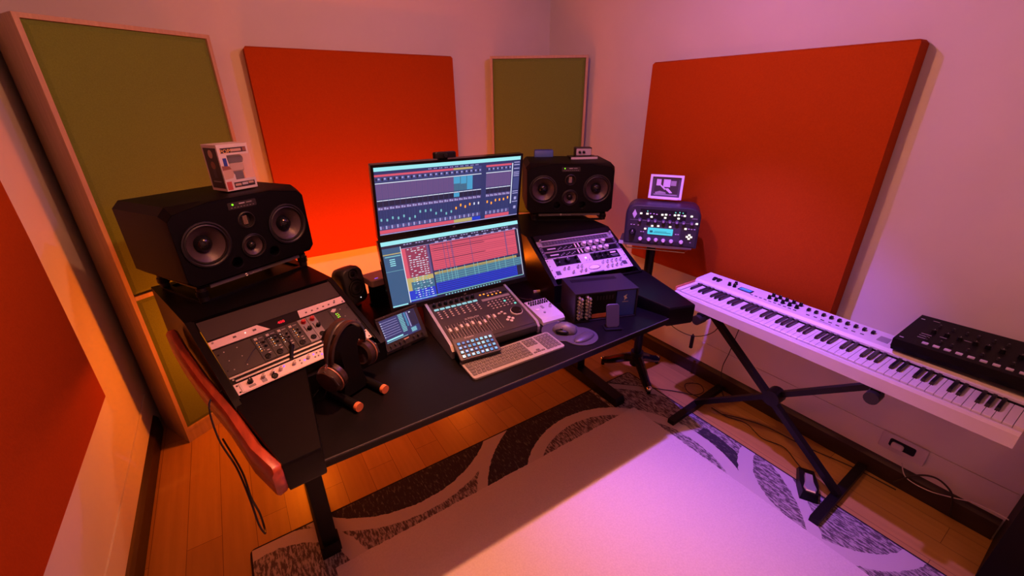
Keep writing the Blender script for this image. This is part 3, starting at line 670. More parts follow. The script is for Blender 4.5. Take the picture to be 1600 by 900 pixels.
def draw_mixer(s):
    q = lambda *a: sq(s, *a)
    q(0, 1, 0, 1, 0, 'scr_navy'); q(0, 1, .945, 1, 1, 'scr_cyan')
    for i in range(30):
        if i % 3: q(.32+.012*i, .328+.012*i, .915, .928, 1, 'scr_lilac')
    n = 21
    def strip(u0, u1, n_, hd, plug, ft, faders, fc='scr_white'):
        wd = (u1-u0)/n_
        q(u0, u1, .87, .90, 1, hd); q(u0, u1, .80, .862, 1, 'scr_slate'); q(u0, u1, .77, .782, 1, 'scr_white')
        q(u0, u1, .545, .765, 1, plug); q(u0, u1, .52, .532, 1, 'scr_white'); q(u0, u1, .44, .515, 1, 'scr_dark'); q(u0, u1, .385, .43, 1, 'scr_mauve')
        q(u0, u1, .08, .15, 1, 'scr_slate'); q(u0, u1, .02, .075, 1, ft)
        for i in range(n_):
            a = u0+wd*i
            q(a+wd*.12, a+wd*.42, .81, .85, 2, 'scr_dark'); q(a+wd*.55, a+wd*.85, .825, .85, 2, 'scr_lilac')
            q(a, a+wd*.05, .15, .765, 2, 'scr_slate'); q(a+wd*.15, a+wd*.45, .392, .425, 2, 'scr_lilac'); q(a+wd*.55, a+wd*.85, .392, .415, 2, 'scr_lilac')
            q(a+wd*.1, a+wd*.38, .09, .14, 2, 'scr_lilac'); q(a+wd*.5, a+wd*.8, .095, .13, 2, 'scr_mauve')
            q(a+wd*.42, a+wd*.50, .16, .37, 2, 'scr_slate')
            for j in range(11): q(a+wd*.1, a+wd*.85, .556+.019*j, .559+.019*j, 2, 'scr_slate')
            f = faders[i % len(faders)]; q(a+wd*.32, a+wd*.62, f-.018, f+.022, 3, fc)
    strip(0, .50, 14, 'scr_red', 'scr_mauve', 'scr_red', [.235, .225, .25, .235, .255, .20, .22, .29, .29, .29, .225, .26, .20, .22], 'scr_aqua')
    strip(.50, .635, 4, 'scr_yellow', 'scr_teal', 'scr_yellow', [.265, .305, .27, .30], 'led_amber')
    strip(.635, .70, 2, 'scr_slate', 'scr_navy', 'scr_blue', [.30, .30])
    strip(.735, .93, 6, 'scr_red', 'scr_mauve', 'scr_red', [.30, .27, .31, .31, .31, .33], 'led_amber')
    q(.50, .545, .66, .765, 4, 'scr_sky'); q(.55, .59, .65, .765, 4, 'scr_sky'); q(.595, .635, .55, .765, 4, 'scr_sky'); q(.50, .54, .45, .515, 4, 'scr_sky')
    q(.935, .942, .22, .90, 3, 'scr_white')
    q(.948, 1, .02, .94, 2, 'scr_navy')
    for v in (.90, .86, .80, .74, .71, .68, .42, .385, .24): q(.95, .995, v, v+.014, 3, 'scr_lilac')
    q(.965, .985, .28, .33, 3, 'scr_lilac'); q(.965, .985, .12, .17, 3, 'scr_lilac'); q(.95, .996, .46, .66, 3, 'scr_slate')
    q(0, 1, 0, .015, 4, 'scr_lilac')
def draw_arranger(s):
    q = lambda *a: sq(s, *a)
    q(0, 1, 0, 1, 0, 'scr_dark'); q(0, 1, .94, 1, 1, 'scr_cyan')
    for i in range(40):
        if i % 4: q(.12+.02*i, .133+.02*i, .91, .923, 1, 'scr_lilac')
    for i in range(22): q(.32+.03*i, .345+.03*i, .865, .885, 1, 'scr_lilac' if i % 2 else 'scr_navy')
    q(0, .115, .03, .90, 1, 'scr_steel'); q(0, .115, .80, .815, 2, 'scr_yellow'); q(.01, .11, .765, .78, 2, 'scr_aqua')
    for v in (.72, .69, .66, .63): q(.035, .07, v, v+.013, 2, 'scr_cyan')
    q(0, .115, .55, .555, 2, 'scr_aqua'); q(.115, .12, .03, .90, 3, 'scr_white')
    q(.12, .30, .40, .86, 1, 'scr_crimson'); q(.12, .145, .40, .86, 2, 'scr_red'); q(.12, .30, .33, .40, 1, 'scr_yellow'); q(.12, .145, .20, .33, 2, 'scr_yellow'); q(.145, .30, .20, .33, 1, 'scr_teal'); q(.12, .30, .03, .20, 1, 'scr_blue')
    random.seed(3)
    for i in range(24):
        v = .84-.034*i
        for k in range(6):
            u = .155+.022*k+random.random()*.006
            if random.random() < .8: q(u, u+.008+random.random()*.010, v-.012, v, 3, 'scr_white' if v > .40 or k % 2 else 'scr_aqua')
    q(.285, .30, .40, .86, 2, 'scr_mauve')
    q(.31, .965, .44, .855, 1, 'scr_red')
    for i in range(13): q(.315, .96-(.25 if i in (4, 9) else 0), .46+.031*i, .4655+.031*i+(.006 if i in (4, 9, 10, 12) else 0), 2, 'scr_crimson')
    for v in (.585, .74, .77, .83): q(.33, .70, v, v+.007, 3, 'scr_dark')
    for u in (.40, .428, .455, .462, .60, .875, .88): q(u, u+.004, .44, .855, 3, 'scr_mauve')
    q(.31, .965, .415, .438, 1, 'scr_navy'); q(.31, .95, .375, .41, 1, 'scr_yellow'); q(.33, .94, .388, .394, 2, 'scr_dark')
    q(.31, .985, .235, .37, 1, 'scr_teal')
    for v in (.26, .295, .33, .36): q(.31, .985, v, v+.005, 2, 'scr_aqua')
    for u in (.345, .365, .40, .43, .455, .47, .53, .60, .63, .70, .77, .80, .85, .92): q(u, u+.003, .235, .437, 3, 'scr_aqua')
    q(.31, .94, .065, .235, 1, 'scr_blue')
    for i in range(5): q(.32, .935, .085+.031*i, .095+.031*i, 2, 'scr_deepblue')
    q(.12, .985, .045, .058, 3, 'scr_aqua'); q(.985, .990, .05, .86, 3, 'scr_white'); q(.30, .306, .05, .86, 3, 'scr_navy')
    q(.12, .985, .858, .864, 3, 'scr_lilac')
    for i in range(20): q(.36+.022*i, .372+.022*i, .01, .03, 2, 'scr_aqua')
    q(0, .10, .01, .03, 2, 'scr_cyan')
monitor('lower wide monitor of the stacked pair, showing red and blue music tracks', (.799, 1.622, .884), R(90-15.3), R(-2.3), draw_arranger)
monitor('upper wide monitor of the stacked pair, showing a mixer with small faders', (.813, 1.719, 1.182), R(97.8), R(-2.5), draw_mixer)
t = thing('monitor_stand', 'black post stand holding the two stacked monitors above the desk', 'monitor stand', (.81, 1.92, DZ))
MB().rbox(-.14, .14, -.10, .10, 0, .012, .02, 'black').build('base', t); MB().cyl(0, 0, .018, .012, .62, 'black', 16).build('post', t)
for z, y1 in ((.28, -.16), (.54, -.125)): MB().bar((0, 0, z), (0, y1, z), .04, .04, 'black').build('bracket', t, smooth=0)
t = thing('webcam', 'small black webcam perched on the top edge of the upper monitor', 'webcam', (.770, 1.678, 1.482), (0, 0, R(-2.5)))
MB().rbox(-.050, .050, -.014, .014, 0, .024, .012, 'black', .004).build('body', t); m = MB(); m.T = Matrix.Rotation(R(90), 4, 'X'); m.cyl(0, .012, .009, .012, .018, 'gloss_black', 16); m.build('lens', t); MB().box(-.02, .02, .014, .03, -.03, .02, 'black').build('clip', t)

# ------------------------------------------------------------------ items on the desk
# tablet-like display
t = thing('display_panel', 'small tilted display with a row of knobs, between headphones and fader controller', 'display', (.470, 1.512, .772), (R(61), 0, R(13)))
w_, h_ = .196, .140
MB().rbox(-w_/2, w_/2, 0, h_, -.018, 0, .006, 'charcoal').build('housing', t); MB().box(-w_/2, w_/2, h_-.006, h_+.002, -.03, .004, 'brown_black').build('hood', t, smooth=0)
s_ = MB(); s_.fixn = False
x0, x1, y0, y1 = -w_/2+.011, w_/2-.018, .030, h_-.012
s_.quad(x0, x1, y0, y1, .0006, 'scr_navy')
for i in range(7): s_.quad(x0+.004, x0+.078, y1-.012-.010*i, y1-.0105-.010*i, .0009, 'scr_lilac'); s_.quad(x0+.002, x0+.005, y1-.013-.010*i, y1-.009-.010*i, .0010, 'scr_white')
s_.quad(x0+.004, x0+.08, y0+.008, y0+.014, .0009, 'scr_cyan'); s_.quad(x0+.002, x0+.10, y0+.002, y0+.004, .0009, 'scr_aqua')
for i in range(12):
    s_.quad(x0+.086, x0+.108-.001*(i % 3), y1-.006-.0065*i, y1-.002-.0065*i, .0009, 'scr_aqua'); s_.quad(x0+.113, x0+.122, y1-.006-.005*i, y1-.003-.005*i, .0009, 'scr_sky')
s_.quad(x0+.126, x0+.130, y0+.03, y1-.004, .0009, 'scr_lilac'); s_.quad(x0+.122, x0+.150, y0+.006, y0+.026, .0009, 'scr_steel')
for i in range(5): s_.quad(x0+.124, x0+.148, y0+.008+.0035*i, y0+.0095+.0035*i, .0011, 'scr_cyan')
s_.quad(x0+.134, x1-.002, y0+.030, y1-.002, .0010, 'scr_dark'); s_.quad(x0+.138, x0+.146, y1-.010, y1-.006, .0012, 'scr_white')
s_.build('screen', t, smooth=0)
for i in range(8):
    if i != 4: inst('knob', K_SMALL, t, (-w_/2+.020+.022*i, .016, 0))
MB().box(-.012, .012, .020, .024, 0, .0012, 'tan').build('label_strip', t, smooth=0)
MB().box(-.10, .11, -.036, .02, -.032, -.024, 'charcoal').build('tray', t, smooth=0); MB().box(-.02, .02, -.020, .06, -.05, -.018, 'charcoal').build('foot', t, smooth=0)

# fader controller
FC = thing('fader_controller', 'large control surface with nine faders and a jog wheel, in front of the monitors', 'mixing controller', (.789, 1.310, .7525), (0, 0, R(-3.4)))
tilt = R(12.4); Wx, Dx = .418, .318
m = MB()
m.loft([[(x, .012, 0), (x, .006, .036), (x, .02, .049), (x, Dx, .049+math.tan(tilt)*(Dx-.02)), (x, Dx+.006, .05), (x, Dx, 0)] for x in (-Wx/2+.012, Wx/2-.012)], 'charcoal')
m.build('body', FC, smooth=0)
for sx in (-1, 1):
    xa, xb = sorted((sx*(Wx/2-.012), sx*Wx/2))
    MB().loft([[(x, .004, 0), (x, -.002, .036), (x, .018, .056), (x, Dx, .056+math.tan(tilt)*(Dx-.02)), (x, Dx+.012, .11), (x, Dx+.010, 0)] for x in (xa, xb)], 'silver').build('side_cheek', FC, smooth=0)
MB().box(-Wx/2+.013, Wx/2-.013, -.000, .010, .014, .042, 'charcoal').build('front_lip', FC, smooth=0)
def fz(y): return .049+math.tan(tilt)*(y-.02)
PT = bpy.data.objects.new('control_panel', MB().box(-Wx/2+.014, Wx/2-.014, 0, .298, .0002, .0012, 'brown_black').mesh('control_panel', 0))
C.objects.link(PT); PT.parent = FC; PT.location = (0, .018, fz(.018)); PT.rotation_euler = (tilt, 0, 0)
fm = MB()
for i in range(9):
    x = -.172+.0268*i; fm.box(x-.0012, x+.0012, .022, .125, .0012, .0016, 'black')
    for sx in (-.006, .006): fm.box(x+sx-.0004, x+sx+.0004, .022, .125, .0012, .0015, 'light_grey')
fm.text('X-TOUCH', -.085, .130, .015, .0014, 'light_grey'); fm.text('behringer', .105, .272, .009, .0014, 'light_grey')
fm.box(.075, .190, .246, .262, .0012, .0016, 'black'); fm.box(.045, .19, .220, .236, .0012, .002, 'grey')
fm.build('printed_markings', PT, smooth=0) if False else None
fo = fm.build('printed_markings', FC, (0, .018, fz(.018)), (tilt, 0, 0), smooth=0)
fo.parent = FC
FCAP = MB().loft([[(-.005, -.011, 0), (.005, -.011, 0), (.005, .011, 0), (-.005, .011, 0)], [(-.0055, -.010, .009), (.0055, -.010, .009), (.0055, .010, .009), (-.0055, .010, .009)], [(-.004, -.004, .011), (.004, -.004, .011), (.004, .004, .011), (-.004, .004, .011)]], 'light_grey').mesh('fader', 0)
def onp(x, y, z=.0012):
    return (x, .018+y*math.cos(tilt)-z*math.sin(tilt), fz(.018)+y*math.sin(tilt)+z*math.cos(tilt))
for i, fy in enumerate((.085, .082, .092, .088, .094, .080, .083, .105, .100)):
    inst('fader', FCAP, FC, onp(-.172+.0268*i, fy), (tilt, 0, 0))
ENC = knob_mesh('knob', .0085, .014, 'black', None, 'light_grey')
SCRIB = MB().rbox(-.0105, .0105, -.006, .006, 0, .0016, .001, 'lcd_pale').mesh('scribble_display', 0)
BTN = MB().rbox(-.0042, .0042, -.003, .003, 0, .003, .001, 'light_grey', .0008).mesh('button', 0)
BTNA = MB().rbox(-.0042, .0042, -.003, .003, 0, .003, .001, 'led_amber', .0008).mesh('button', 0)
BTNT = MB().rbox(-.0048, .0048, -.0045, .0045, 0, .003, .001, 'led_teal', .0008).mesh('button', 0)
for i in range(8):
    x = -.172+.0268*i
    inst('knob', ENC, FC, onp(x, .268), (tilt, 0, 0)); inst('scribble_display', SCRIB, FC, onp(x, .240), (tilt, 0, 0))
    for j in range(4): inst('button', BTN, FC, onp(x, .218-.014*j), (tilt, 0, 0))
for i in range(6): inst('button', BTNA if i in (0, 1) else BTN, FC, onp(.062+.019*i-.006, .270), (tilt, 0, 0))
for i in range(4): inst('button', BTNA, FC, onp(.090+.022*i, .254), (tilt, 0, 0))
for r_ in range(4):
    for c2 in range(7): inst('button', BTNT if (r_, c2) in ((1, 4), (3, 6)) else BTN, FC, onp(.068+.019*c2, .205-.0165*r_), (tilt, 0, 0))
inst('button', BTN, FC, onp(.055, .182), (tilt, 0, 0))
for dx, dy in ((0, .012), (0, -.012), (-.013, 0), (.013, 0)):
    MB().prism([(.008*math.cos(2*PI*k/6), .008*math.sin(2*PI*k/6)) for k in range(6)], 0, .003, 'light_grey').build('arrow_button', FC, onp(.102+dx, .060+dy), (tilt, 0, 0))
for dx, dy in ((-.012, .012), (.004, .018), (.012, .002)):
    MB().prism([(-.007, -.004), (.007, -.004), (.005, .005), (-.004, .005)], 0, .003, 'light_grey').build('arrow_button', FC, onp(.085+dx, .100+dy), (tilt, 0, 0))
jw = MB().lathe([(.0285, 0), (.0285, .006), (.026, .008)], 0, 0, 'light_grey', 32).lathe([(.026, .008), (.0245, .010), (.0005, .009)], 0, 0, 'gloss_black', 32).cyl(.012, -.012, .004, .0085, .011, 'charcoal', 12)
jw.build('jog_wheel', FC, onp(.155, .098), (tilt, 0, 0))

# key pad
t = thing('shortcut_keypad', 'dark shortcut keypad with 32 glowing blue keys leaning against the fader controller', 'keypad', (.671, 1.243, .783), (R(22.5), 0, R(-6.4)))
MB().rbox(-.088, .088, 0, .110, -.013, 0, .006, 'charcoal', .002).build('body', t); MB().box(-.05, .05, .004, .03, -.018, -.013, 'black').build('foot', t, smooth=0)
m = MB().lathe([(.004, 0), (.004, .0004), (.003, .0004), (.003, 0)], -.030, .102, 'light_grey', 12).text('ELGATO', -.023, .099, .0075, .0002, 'light_grey'); m.build('logo', t, smooth=0)
random.seed(11)
KC = ['key_blue', 'key_pale', 'key_deep', 'scr_sky']
for j in range(4):
    for i in range(8):
        k_ = MB().rbox(-.0075, .0075, -.0075, .0075, 0, .003, .002, 'gloss_black'); c_ = 'led_white' if (i, j) == (0, 0) else random.choice(KC)
        k_.rbox(-.006, .006, -.006, .006, .003, .0034, .0015, c_); e = random.choice(KC[:2]+['scr_white'])
        k_.box(-.003, .003+random.random()*.002, -.002, .002+random.random()*.002, .0034, .0038, e)
        inst('key', k_.mesh('key', 0), t, (-.068+.0195*i, .015+.0208*j, 0))
# computer keyboard
t = thing('computer_keyboard', 'slim dark grey computer keyboard at the front of the desk', 'computer keyboard', (.801, 1.148, .7505), (R(2.0), 0, R(-1.4)))
MB().rbox(-.215, .215, 0, .131, 0, .0085, .012, 'grey', .0015).build('body', t)
MB().box(-.20, .20, .118, .131, -.0, .004, 'grey').build('rear_bar', t)
cnt = 0; rest = MB()
KM = {}
def kkey(x, y, wk, hk=.0165):
    global cnt
    key = (round(wk, 4), round(hk, 4))
    if cnt < 99:
        if key not in KM: KM[key] = MB().rbox(-wk/2, wk/2, -hk/2, hk/2, 0, .0025, .002, 'dark_grey', .0007, 2).text('o', -.002, -.002, .005, .0026, 'light_grey', ext=0.0001).mesh('key', 0)
        inst('key', KM[key], t, (x, y, .0085))
    else: rest.rbox(x-wk/2, x+wk/2, y-hk/2, y+hk/2, .0085, .011, .002, 'dark_grey', .0007, 2)
    cnt += 1
px_ = .0189
rows = [(.116, .010, [1]*14), (.099, .0165, [1]*13+[1.6]), (.0805, .0165, [1.5]+[1]*12+[1.1]), (.062, .0165, [1.75]+[1]*11+[1.85]), (.0435, .0165, [1.3]+[1]*11+[2.3]), (.025, .0165, [1, 1, 1, 1.2, 5.4, 1.2, 1, 1, 1])]
for y, hk, ws in rows:
    tot = sum(ws); sc = .272/(tot*px_); x = -.208
    for wv in ws:
        wk = wv*px_*sc; kkey(x+wk/2, y, wk-.0028, hk); x += wk
for y, hk in ((.116, .010), (.099, .0165), (.0805, .0165)):
    for i in range(3): kkey(.0795+.0185*i, y, .0158, hk)
kkey(.098, .036, .0158, .0080)
for i in range(3): kkey(.0795+.0185*i, .024, .0158, .0080)
for y, hk in ((.116, .010), (.099, .0165), (.0805, .0165), (.062, .0165), (.0435, .0165), (.025, .0165)):
    for i in range(4): kkey(.1420+.0185*i, y, .0158, hk)
if rest.v:
    ro = rest.build('key', t, smooth=0); ro['kind'] = 'stuff'
# mouse pad and mouse
t = thing('mouse_pad', 'round violet-black mouse pad with a padded wrist rest, right of the keyboard', 'mouse pad', (1.085, 1.245, .7505), (0, 0, R(0)))
out = []
for i in range(72):
    a = 2*PI*i/72; d = Vector((math.cos(a), math.sin(a))); best = 0
    for cx, cy, rr_ in ((0, .012, .088), (.042, -.070, .078)):
        for k in range(1, 200):
            q_ = d*k*.001
            if (q_.x-cx)**2+(q_.y-cy)**2 < rr_*rr_: best = max(best, k*.001)
    out.append((d.x*best, d.y*best))
MB().prism(out, 0, .004, 'violet_grey', .001).build('pad', t)
MB().sphere((0, 0, 0), 0.060, .028, .014, 'violet_grey', 28, 10).build('wrist_rest', t, (.045, -.092, .005), (0, 0, R(8)), smooth=60)
t = thing('computer_mouse', 'grey sculpted mouse with a dark thumb side on the round pad', 'mouse', (1.098, 1.245, .7560), (0, 0, R(38)))
t.scale = (.9, .9, .9)
m = MB()
rings = []
for y, wl, wr, h in ((-.058, .012, .014, .010), (-.050, .026, .026, .026), (-.030, .034, .032, .042), (-.005, .036, .032, .048), (.025, .032, .030, .040), (.048, .028, .028, .026), (.060, .016, .018, .012)):
    rings.append([(-wl, y, 0), (-wl*1.05, y, h*.35), (-wl*.7, y, h*.85), (-wl*.15, y, h), (wr*.4, y, h*.93), (wr*.85, y, h*.6), (wr, y, h*.25), (wr*.95, y, 0)])
m.loft(rings, 'dark_grey'); m.build('body', t, smooth=80)
MB().sphere((-.036, .008, .012), .015, .034, .011, 'black', 16, 8).build('thumb_rest', t, smooth=80)
m = MB(); m.T = Matrix.Translation((.002, .030, .040)) @ Matrix.Rotation(R(90), 4, 'Y'); m.cyl(0, 0, .009, -.004, .004, 'chrome', 16); m.build('scroll_wheel', t)
m = MB(); m.T = Matrix.Translation((-.034, .012, .030)) @ Matrix.Rotation(R(75), 4, 'Y'); m.cyl(0, 0, .007, -.006, .004, 'chrome', 16); m.build('side_wheel', t)
# small pale box right of controller
t = thing('headphone_controller', 'small pale desktop box with tiny knobs, right of the fader controller', 'audio controller', (1.118, 1.425, .7505), (0, 0, R(-5)))
m = MB().loft([[(x, -.088, 0), (x, -.088, .014), (x, -.074, .026), (x, .088, .042), (x, .088, 0)] for x in (-.060, .060)], 'light_grey'); m.build('body', t, smooth=0)
a_ = math.atan2(.016, .162)
for i in range(4):
    for j in range(2): inst('knob', K_SMALL, t, (-.046+.013*i+.003*j, .068-.018*j, .0405-.0015*j), (a_, 0, 0))
for i in range(4):
    for j in range(2): inst('knob', K_SMALL, t, (.008+.013*i, .068-.018*j, .0405-.0015*j), (a_, 0, 0))
inst('knob', K_CHROME, t, (.036, .005, .0335), (a_, 0, 0)); MB().box(-.006, .006, -.012, .012, 0, .003, 'grey').build('button', t, (.0, .018, .0345), (a_, 0, 0)); MB().rbox(-.010, .010, -.007, .007, 0, .003, .004, 'cream').build('button', t, (-.034, .004, .0335), (a_, 0, 0)); MB().cyl(0, 0, .006, 0, .003, 'grey', 12).build('button', t, (-.014, -.028, .0305), (a_, 0, 0))
# 500-series box
t = thing('desktop_module_box', 'black desktop module box with chrome knobs and a blue module, before the right rack', 'audio module box', (1.329, 1.226, .7505), (0, 0, R(-20.7)))
w_, d_, h_ = .312, .19, .147
m = MB(); m.box(-w_/2, -w_/2+.006, 0, d_, 0, h_, 'sheen_black').box(w_/2-.006, w_/2, 0, d_, 0, h_, 'sheen_black').box(-w_/2+.006, w_/2-.006, 0, d_, h_-.006, h_, 'sheen_black').box(-w_/2+.006, w_/2-.006, 0, d_, 0, .006, 'sheen_black').box(-w_/2+.006, w_/2-.006, d_-.01, d_, .006, h_-.006, 'sheen_black')
for i in range(26): m.box(-w_/2+.03+.009*i, -w_/2+.035+.009*i, d_-.06, d_-.03, h_, h_+.0012, 'black')
m.build('case', t, smooth=0)
m = MB(); m.T = Matrix.Rotation(R(90), 4, 'X') @ Matrix.Translation((0, 0, -.012)); m.box(-w_/2+.006, w_/2-.006, .006, h_-.006, -.01, 0, 'black')
for i in range(6): m.box(-.045+.015*i, -.038+.015*i, .10, .12, 0, .0008, 'charcoal')
m.box(-.065, .02, .010, .030, 0, .002, 'copper_wood').build('module_panel', t, smooth=0)
m = MB(); m.T = Matrix.Rotation(R(90), 4, 'X') @ Matrix.Translation((0, 0, -.010)); m.box(.052, .148, .008, h_-.008, -.002, .003, 'navy').prism([(.086, .108), (.104, .118), (.098, .106), (.106, .098), (.096, .094), (.090, .086), (.092, .100)], .003, .0036, 'light_grey').box(.082, .112, .080, .082, .003, .0036, 'light_grey')
m.build('blue_module', t, smooth=0)
for c2 in range(2):
    for j in range(7): inst('knob', K_CHROME, t, (-.135+.040*c2, .010, .020+.0175*j), (R(90), 0, 0)); inst('knob', K_CHROME, t, (-.122+.040*c2, .010, .028+.0175*j), (R(90), 0, 0)) if j < 6 else None
# charger stand
t = thing('charging_stand', 'small grey fabric charging stand in front of the black module box', 'phone stand', (1.295, 1.145, .7505), (0, 0, R(-28)))
MB().rbox(-.040, .040, -.020, .035, 0, .006, .008, 'black').build('base', t)
MB().rbox(-.030, .030, 0, .108, -.007, 0, .012, 'violet_grey', .002).build('pad', t, (0, .000, .006), (R(76), 0, 0))
t = tag(MB().rbox(-.033, .033, -.005, .005, 0, .010, .003, 'tan').build('metal_strip', None, (1.262, 1.655, .7505), (0, 0, R(-14))), 'short coppery strip lying on the desk behind the small pale box', 'metal strip')

# headphones on stand
HS = thing('headphone_stand', 'black arched headphone stand with two coppery round feet', 'headphone stand', (.195, 1.345, .7505), (0, 0, R(24)))
m = MB()
arch = [(-.052, .012), (-.040, .06), (-.030, .13), (-.034, .19), (-.052, .215), (-.058, .235), (-.040, .258), (0, .268), (.040, .258), (.058, .235), (.052, .215), (.034, .19), (.030, .13), (.040, .06), (.052, .012)]
m.T = Matrix.Rotation(R(90), 4, 'X'); m.prism(arch, -.028, .028, 'black'); m.build('arch', HS)
for x in (-.056, .056):
    m = MB(); m.T = Matrix.Translation((x, 0, .016)) @ Matrix.Rotation(R(90), 4, 'X'); m.cyl(0, 0, .015, -.060, .098, 'black', 20).cyl(0, 0, .0155, .098, .112, 'copper_wood', 20); m.build('foot', HS)
HP = thing('headphones', 'large brown leather headphones hanging on the arched stand', 'headphones', (.203, 1.348, .7505), (0, 0, R(36)))
def band(r_x, r_z, z0, y_off, wd, th, mt, nm, a0=8, a1=172):
    m = MB(); rings = []
    for i in range(25):
        a = R(a0+(a1-a0)*i/24); cx, cz = r_x*math.cos(a), z0+r_z*math.sin(a); nx, nz = math.cos(a), math.sin(a)
        w2 = wd*(.55+.45*math.sin(a))
        rings.append([(cx, y_off-w2/2, cz), (cx+nx*th, y_off-w2/2+.003, cz+nz*th), (cx+nx*th, y_off+w2/2-.003, cz+nz*th), (cx, y_off+w2/2, cz)])
    m.loft(rings, mt); return m.build(nm, HP, smooth=60)
band(.080, .108, .164, 0, .058, .007, 'leather', 'headband', 0, 180)
band(.094, .132, .145, 0, .016, .004, 'charcoal', 'band_frame', -4, 184)
for s in (-1, 1):
    m = MB(); m.T = Matrix.Translation((s*.088, 0, .110)) @ Matrix.Rotation(R(90*s+(8*s)), 4, 'Y')
    m.lathe([(.0005, .026), (.030, .025), (.040, .022), (.046, .012), (.048, .002), (.0495, -.002), (.046, -.004), (.049, -.008), (.047, -.026), (.036, -.032), (.026, -.026), (.0005, -.020)], 0, 0, 'leather', 32)
    m.lathe([(.0478, .004), (.0505, .003), (.0505, -.001), (.0478, -.002)], 0, 0, 'print_brown', 32)
    m.build('ear_cup', HP, smooth=40)
    m = MB().tube([(s*.093, 0, .172), (s*.101, 0, .155), (s*.105, .0, .140)], .0035, 'chrome', 8).tube([(s*.105, -.045, .105), (s*.110, -.032, .135), (s*.110, 0, .150), (s*.110, .032, .135), (s*.105, .045, .105)], .003, 'charcoal', 8)
    m.build('yoke', HP)

# small speakers behind
def mini_speaker(label, loc, yaw, s=1):
    t = thing('small_speaker', label, 'speaker', loc, (R(90-8), 0, R(yaw)), 'pair of small desktop speakers')
    m = MB(); rr = m.rrect(-.060, .060, .025, .215, .035, 6)
    def rg_(k, z): return [((x)*k, .12+(y-.12)*k, z) for x, y in rr]
    m.loft([rg_(.72, -.115), rg_(.92, -.09), rg_(1, -.05), rg_(1, -.02), rg_(.93, -.003), rg_(.88, 0)], 'charcoal'); m.build('body', t, smooth=50)
    MB().lathe([(.026, 0), (.027, .004), (.018, -.002), (.010, .001), (.0005, .005)], 0, 0, 'black', 24).build('tweeter', t, (0, .180, 0))
    MB().lathe([(.043, 0), (.044, .004), (.036, .001), (.030, .003), (.014, -.004), (.010, .002), (.0005, .004)], 0, 0, 'rubber', 28).build('woofer', t, (0, .110, 0))
    MB().cyl(0, 0, .0025, 0, .002, 'led_white', 8).build('power_light', t, (.012, .056, 0))
    m = MB(); m.T = Matrix.Rotation(R(-82), 4, 'X'); m.cyl(0, .055, .035, -.002, .010, 'black', 20).cyl(0, .055, .012, .008, .04, 'black', 12); m.build('foot', t)
    return t
mini_speaker('small rounded black speaker left of the monitors, white power light', (.405, 1.985, .755), 24)
mini_speaker('small rounded black speaker right of the monitors beside the right rack', (1.315, 2.06, .755), -16)
t = thing('small_hub', 'small pale flat box on a dark round pillar, left of the monitors', 'device', (.508, 2.01, DZ+.0005), (0, 0, R(10)))
MB().cyl(0, 0, .050, 0, .118, 'black', 24).cyl(0, 0, .055, .0, .012, 'black', 24).build('pillar', t)
MB().rbox(-.058, .058, -.058, .058, .118, .152, .014, 'tan', .004).build('body', t); MB().box(-.030, -.012, -.040, -.034, .1522, .1526, 'led_violet').build('indicator', t, smooth=0)

# ------------------------------------------------------------------ amp head on its stand
AST = thing('tripod_stand', 'black tripod stand with a shelf holding the rounded amp head', 'stand', (1.99, 1.53, 0))
for k, a in enumerate((115, -116, 0)):
    d = Vector((math.cos(R(a)), math.sin(R(a)), 0)); pts = [d*.02+Vector((0, 0, .13)), d*.09+Vector((0, 0, .10)), d*.17+Vector((0, 0, .055)), d*.225+Vector((0, 0, .035))]
    MB().tube(smoothpath(pts), [.034-.0006*i for i in range(19)], 'gloss_black', 10).build('leg', AST)
    MB().cyl(d.x*.225, d.y*.225, .012, 0, .03, 'black', 12).sphere((d.x*.225, d.y*.225, .045), .02, .02, .017, 'chrome').build('foot_cap', AST)
MB().cyl(0, 0, .026, .08, .945, 'black', 20).cyl(0, 0, .04, .08, .18, 'black', 20).build('pole', AST)
YH = R(-53)
m = MB()
rot = Matrix.Translation((-.035, -.035, 0)) @ Matrix.Rotation(YH, 4, 'Z'); m.T = rot
front = [(-.185, -.085), (-.10, -.103), (0, -.108), (.10, -.103), (.20, -.085)]
m.prism(front+[(.20, .10), (-.185, .10)], .948, .955, 'charcoal'); 
m.build('shelf', AST, smooth=0)
m = MB(); m.T = rot
ft = [(x, y-.003) for x, y in front]
m.loft([[(x, y, .950), (x, y-.004, .950), (x, y-.004, .968), (x, y, .968)] for x, y in ft], 'light_grey'); m.build('shelf_edge', AST, smooth=0)
m = MB(); m.T = rot; m.tube([(-.15, -.05, .948), (-.14, -.09, .93), (.17, -.09, .93), (.19, -.05, .945)], .003, 'chrome', 6); m.build('shelf_loop', AST)
AH = thing('amp_head', 'rounded black digital guitar amp head with glowing green display, on the tripod stand', 'amplifier', (1.873, 1.394, .970), (R(90), 0, YH))
m = MB(); W2, H2 = .19, .215
rr = [(-W2, .0), (W2, .0)]+[(W2-.055+.055*math.cos(R(a)), H2-.055+.055*math.sin(R(a))) for a in range(0, 91, 15)]+[(-W2+.055+.055*math.cos(R(a)), H2-.055+.055*math.sin(R(a))) for a in range(90, 181, 15)]
def kr(k, z, dy=0): return [(x*k, .01+(y-.01)*k+dy, z) for x, y in rr]
m.loft([kr(.96, -.165), kr(1, -.15), kr(1, -.012), kr(.985, 0), kr(.955, .003)], 'sheen_black'); m.build('housing', AH, smooth=40)
m = MB(); m.prism([(x*.93, .008+y*.93) for x, y in rr], .003, .005, 'charcoal').box(-.115, .115, .140, .195, .005, .0058, 'gloss_black').box(-.165, .165, .132, .133, .005, .006, 'grey'); m.rbox(-.085, .100, .028, .105, .005, .0058, .008, 'violet_grey')
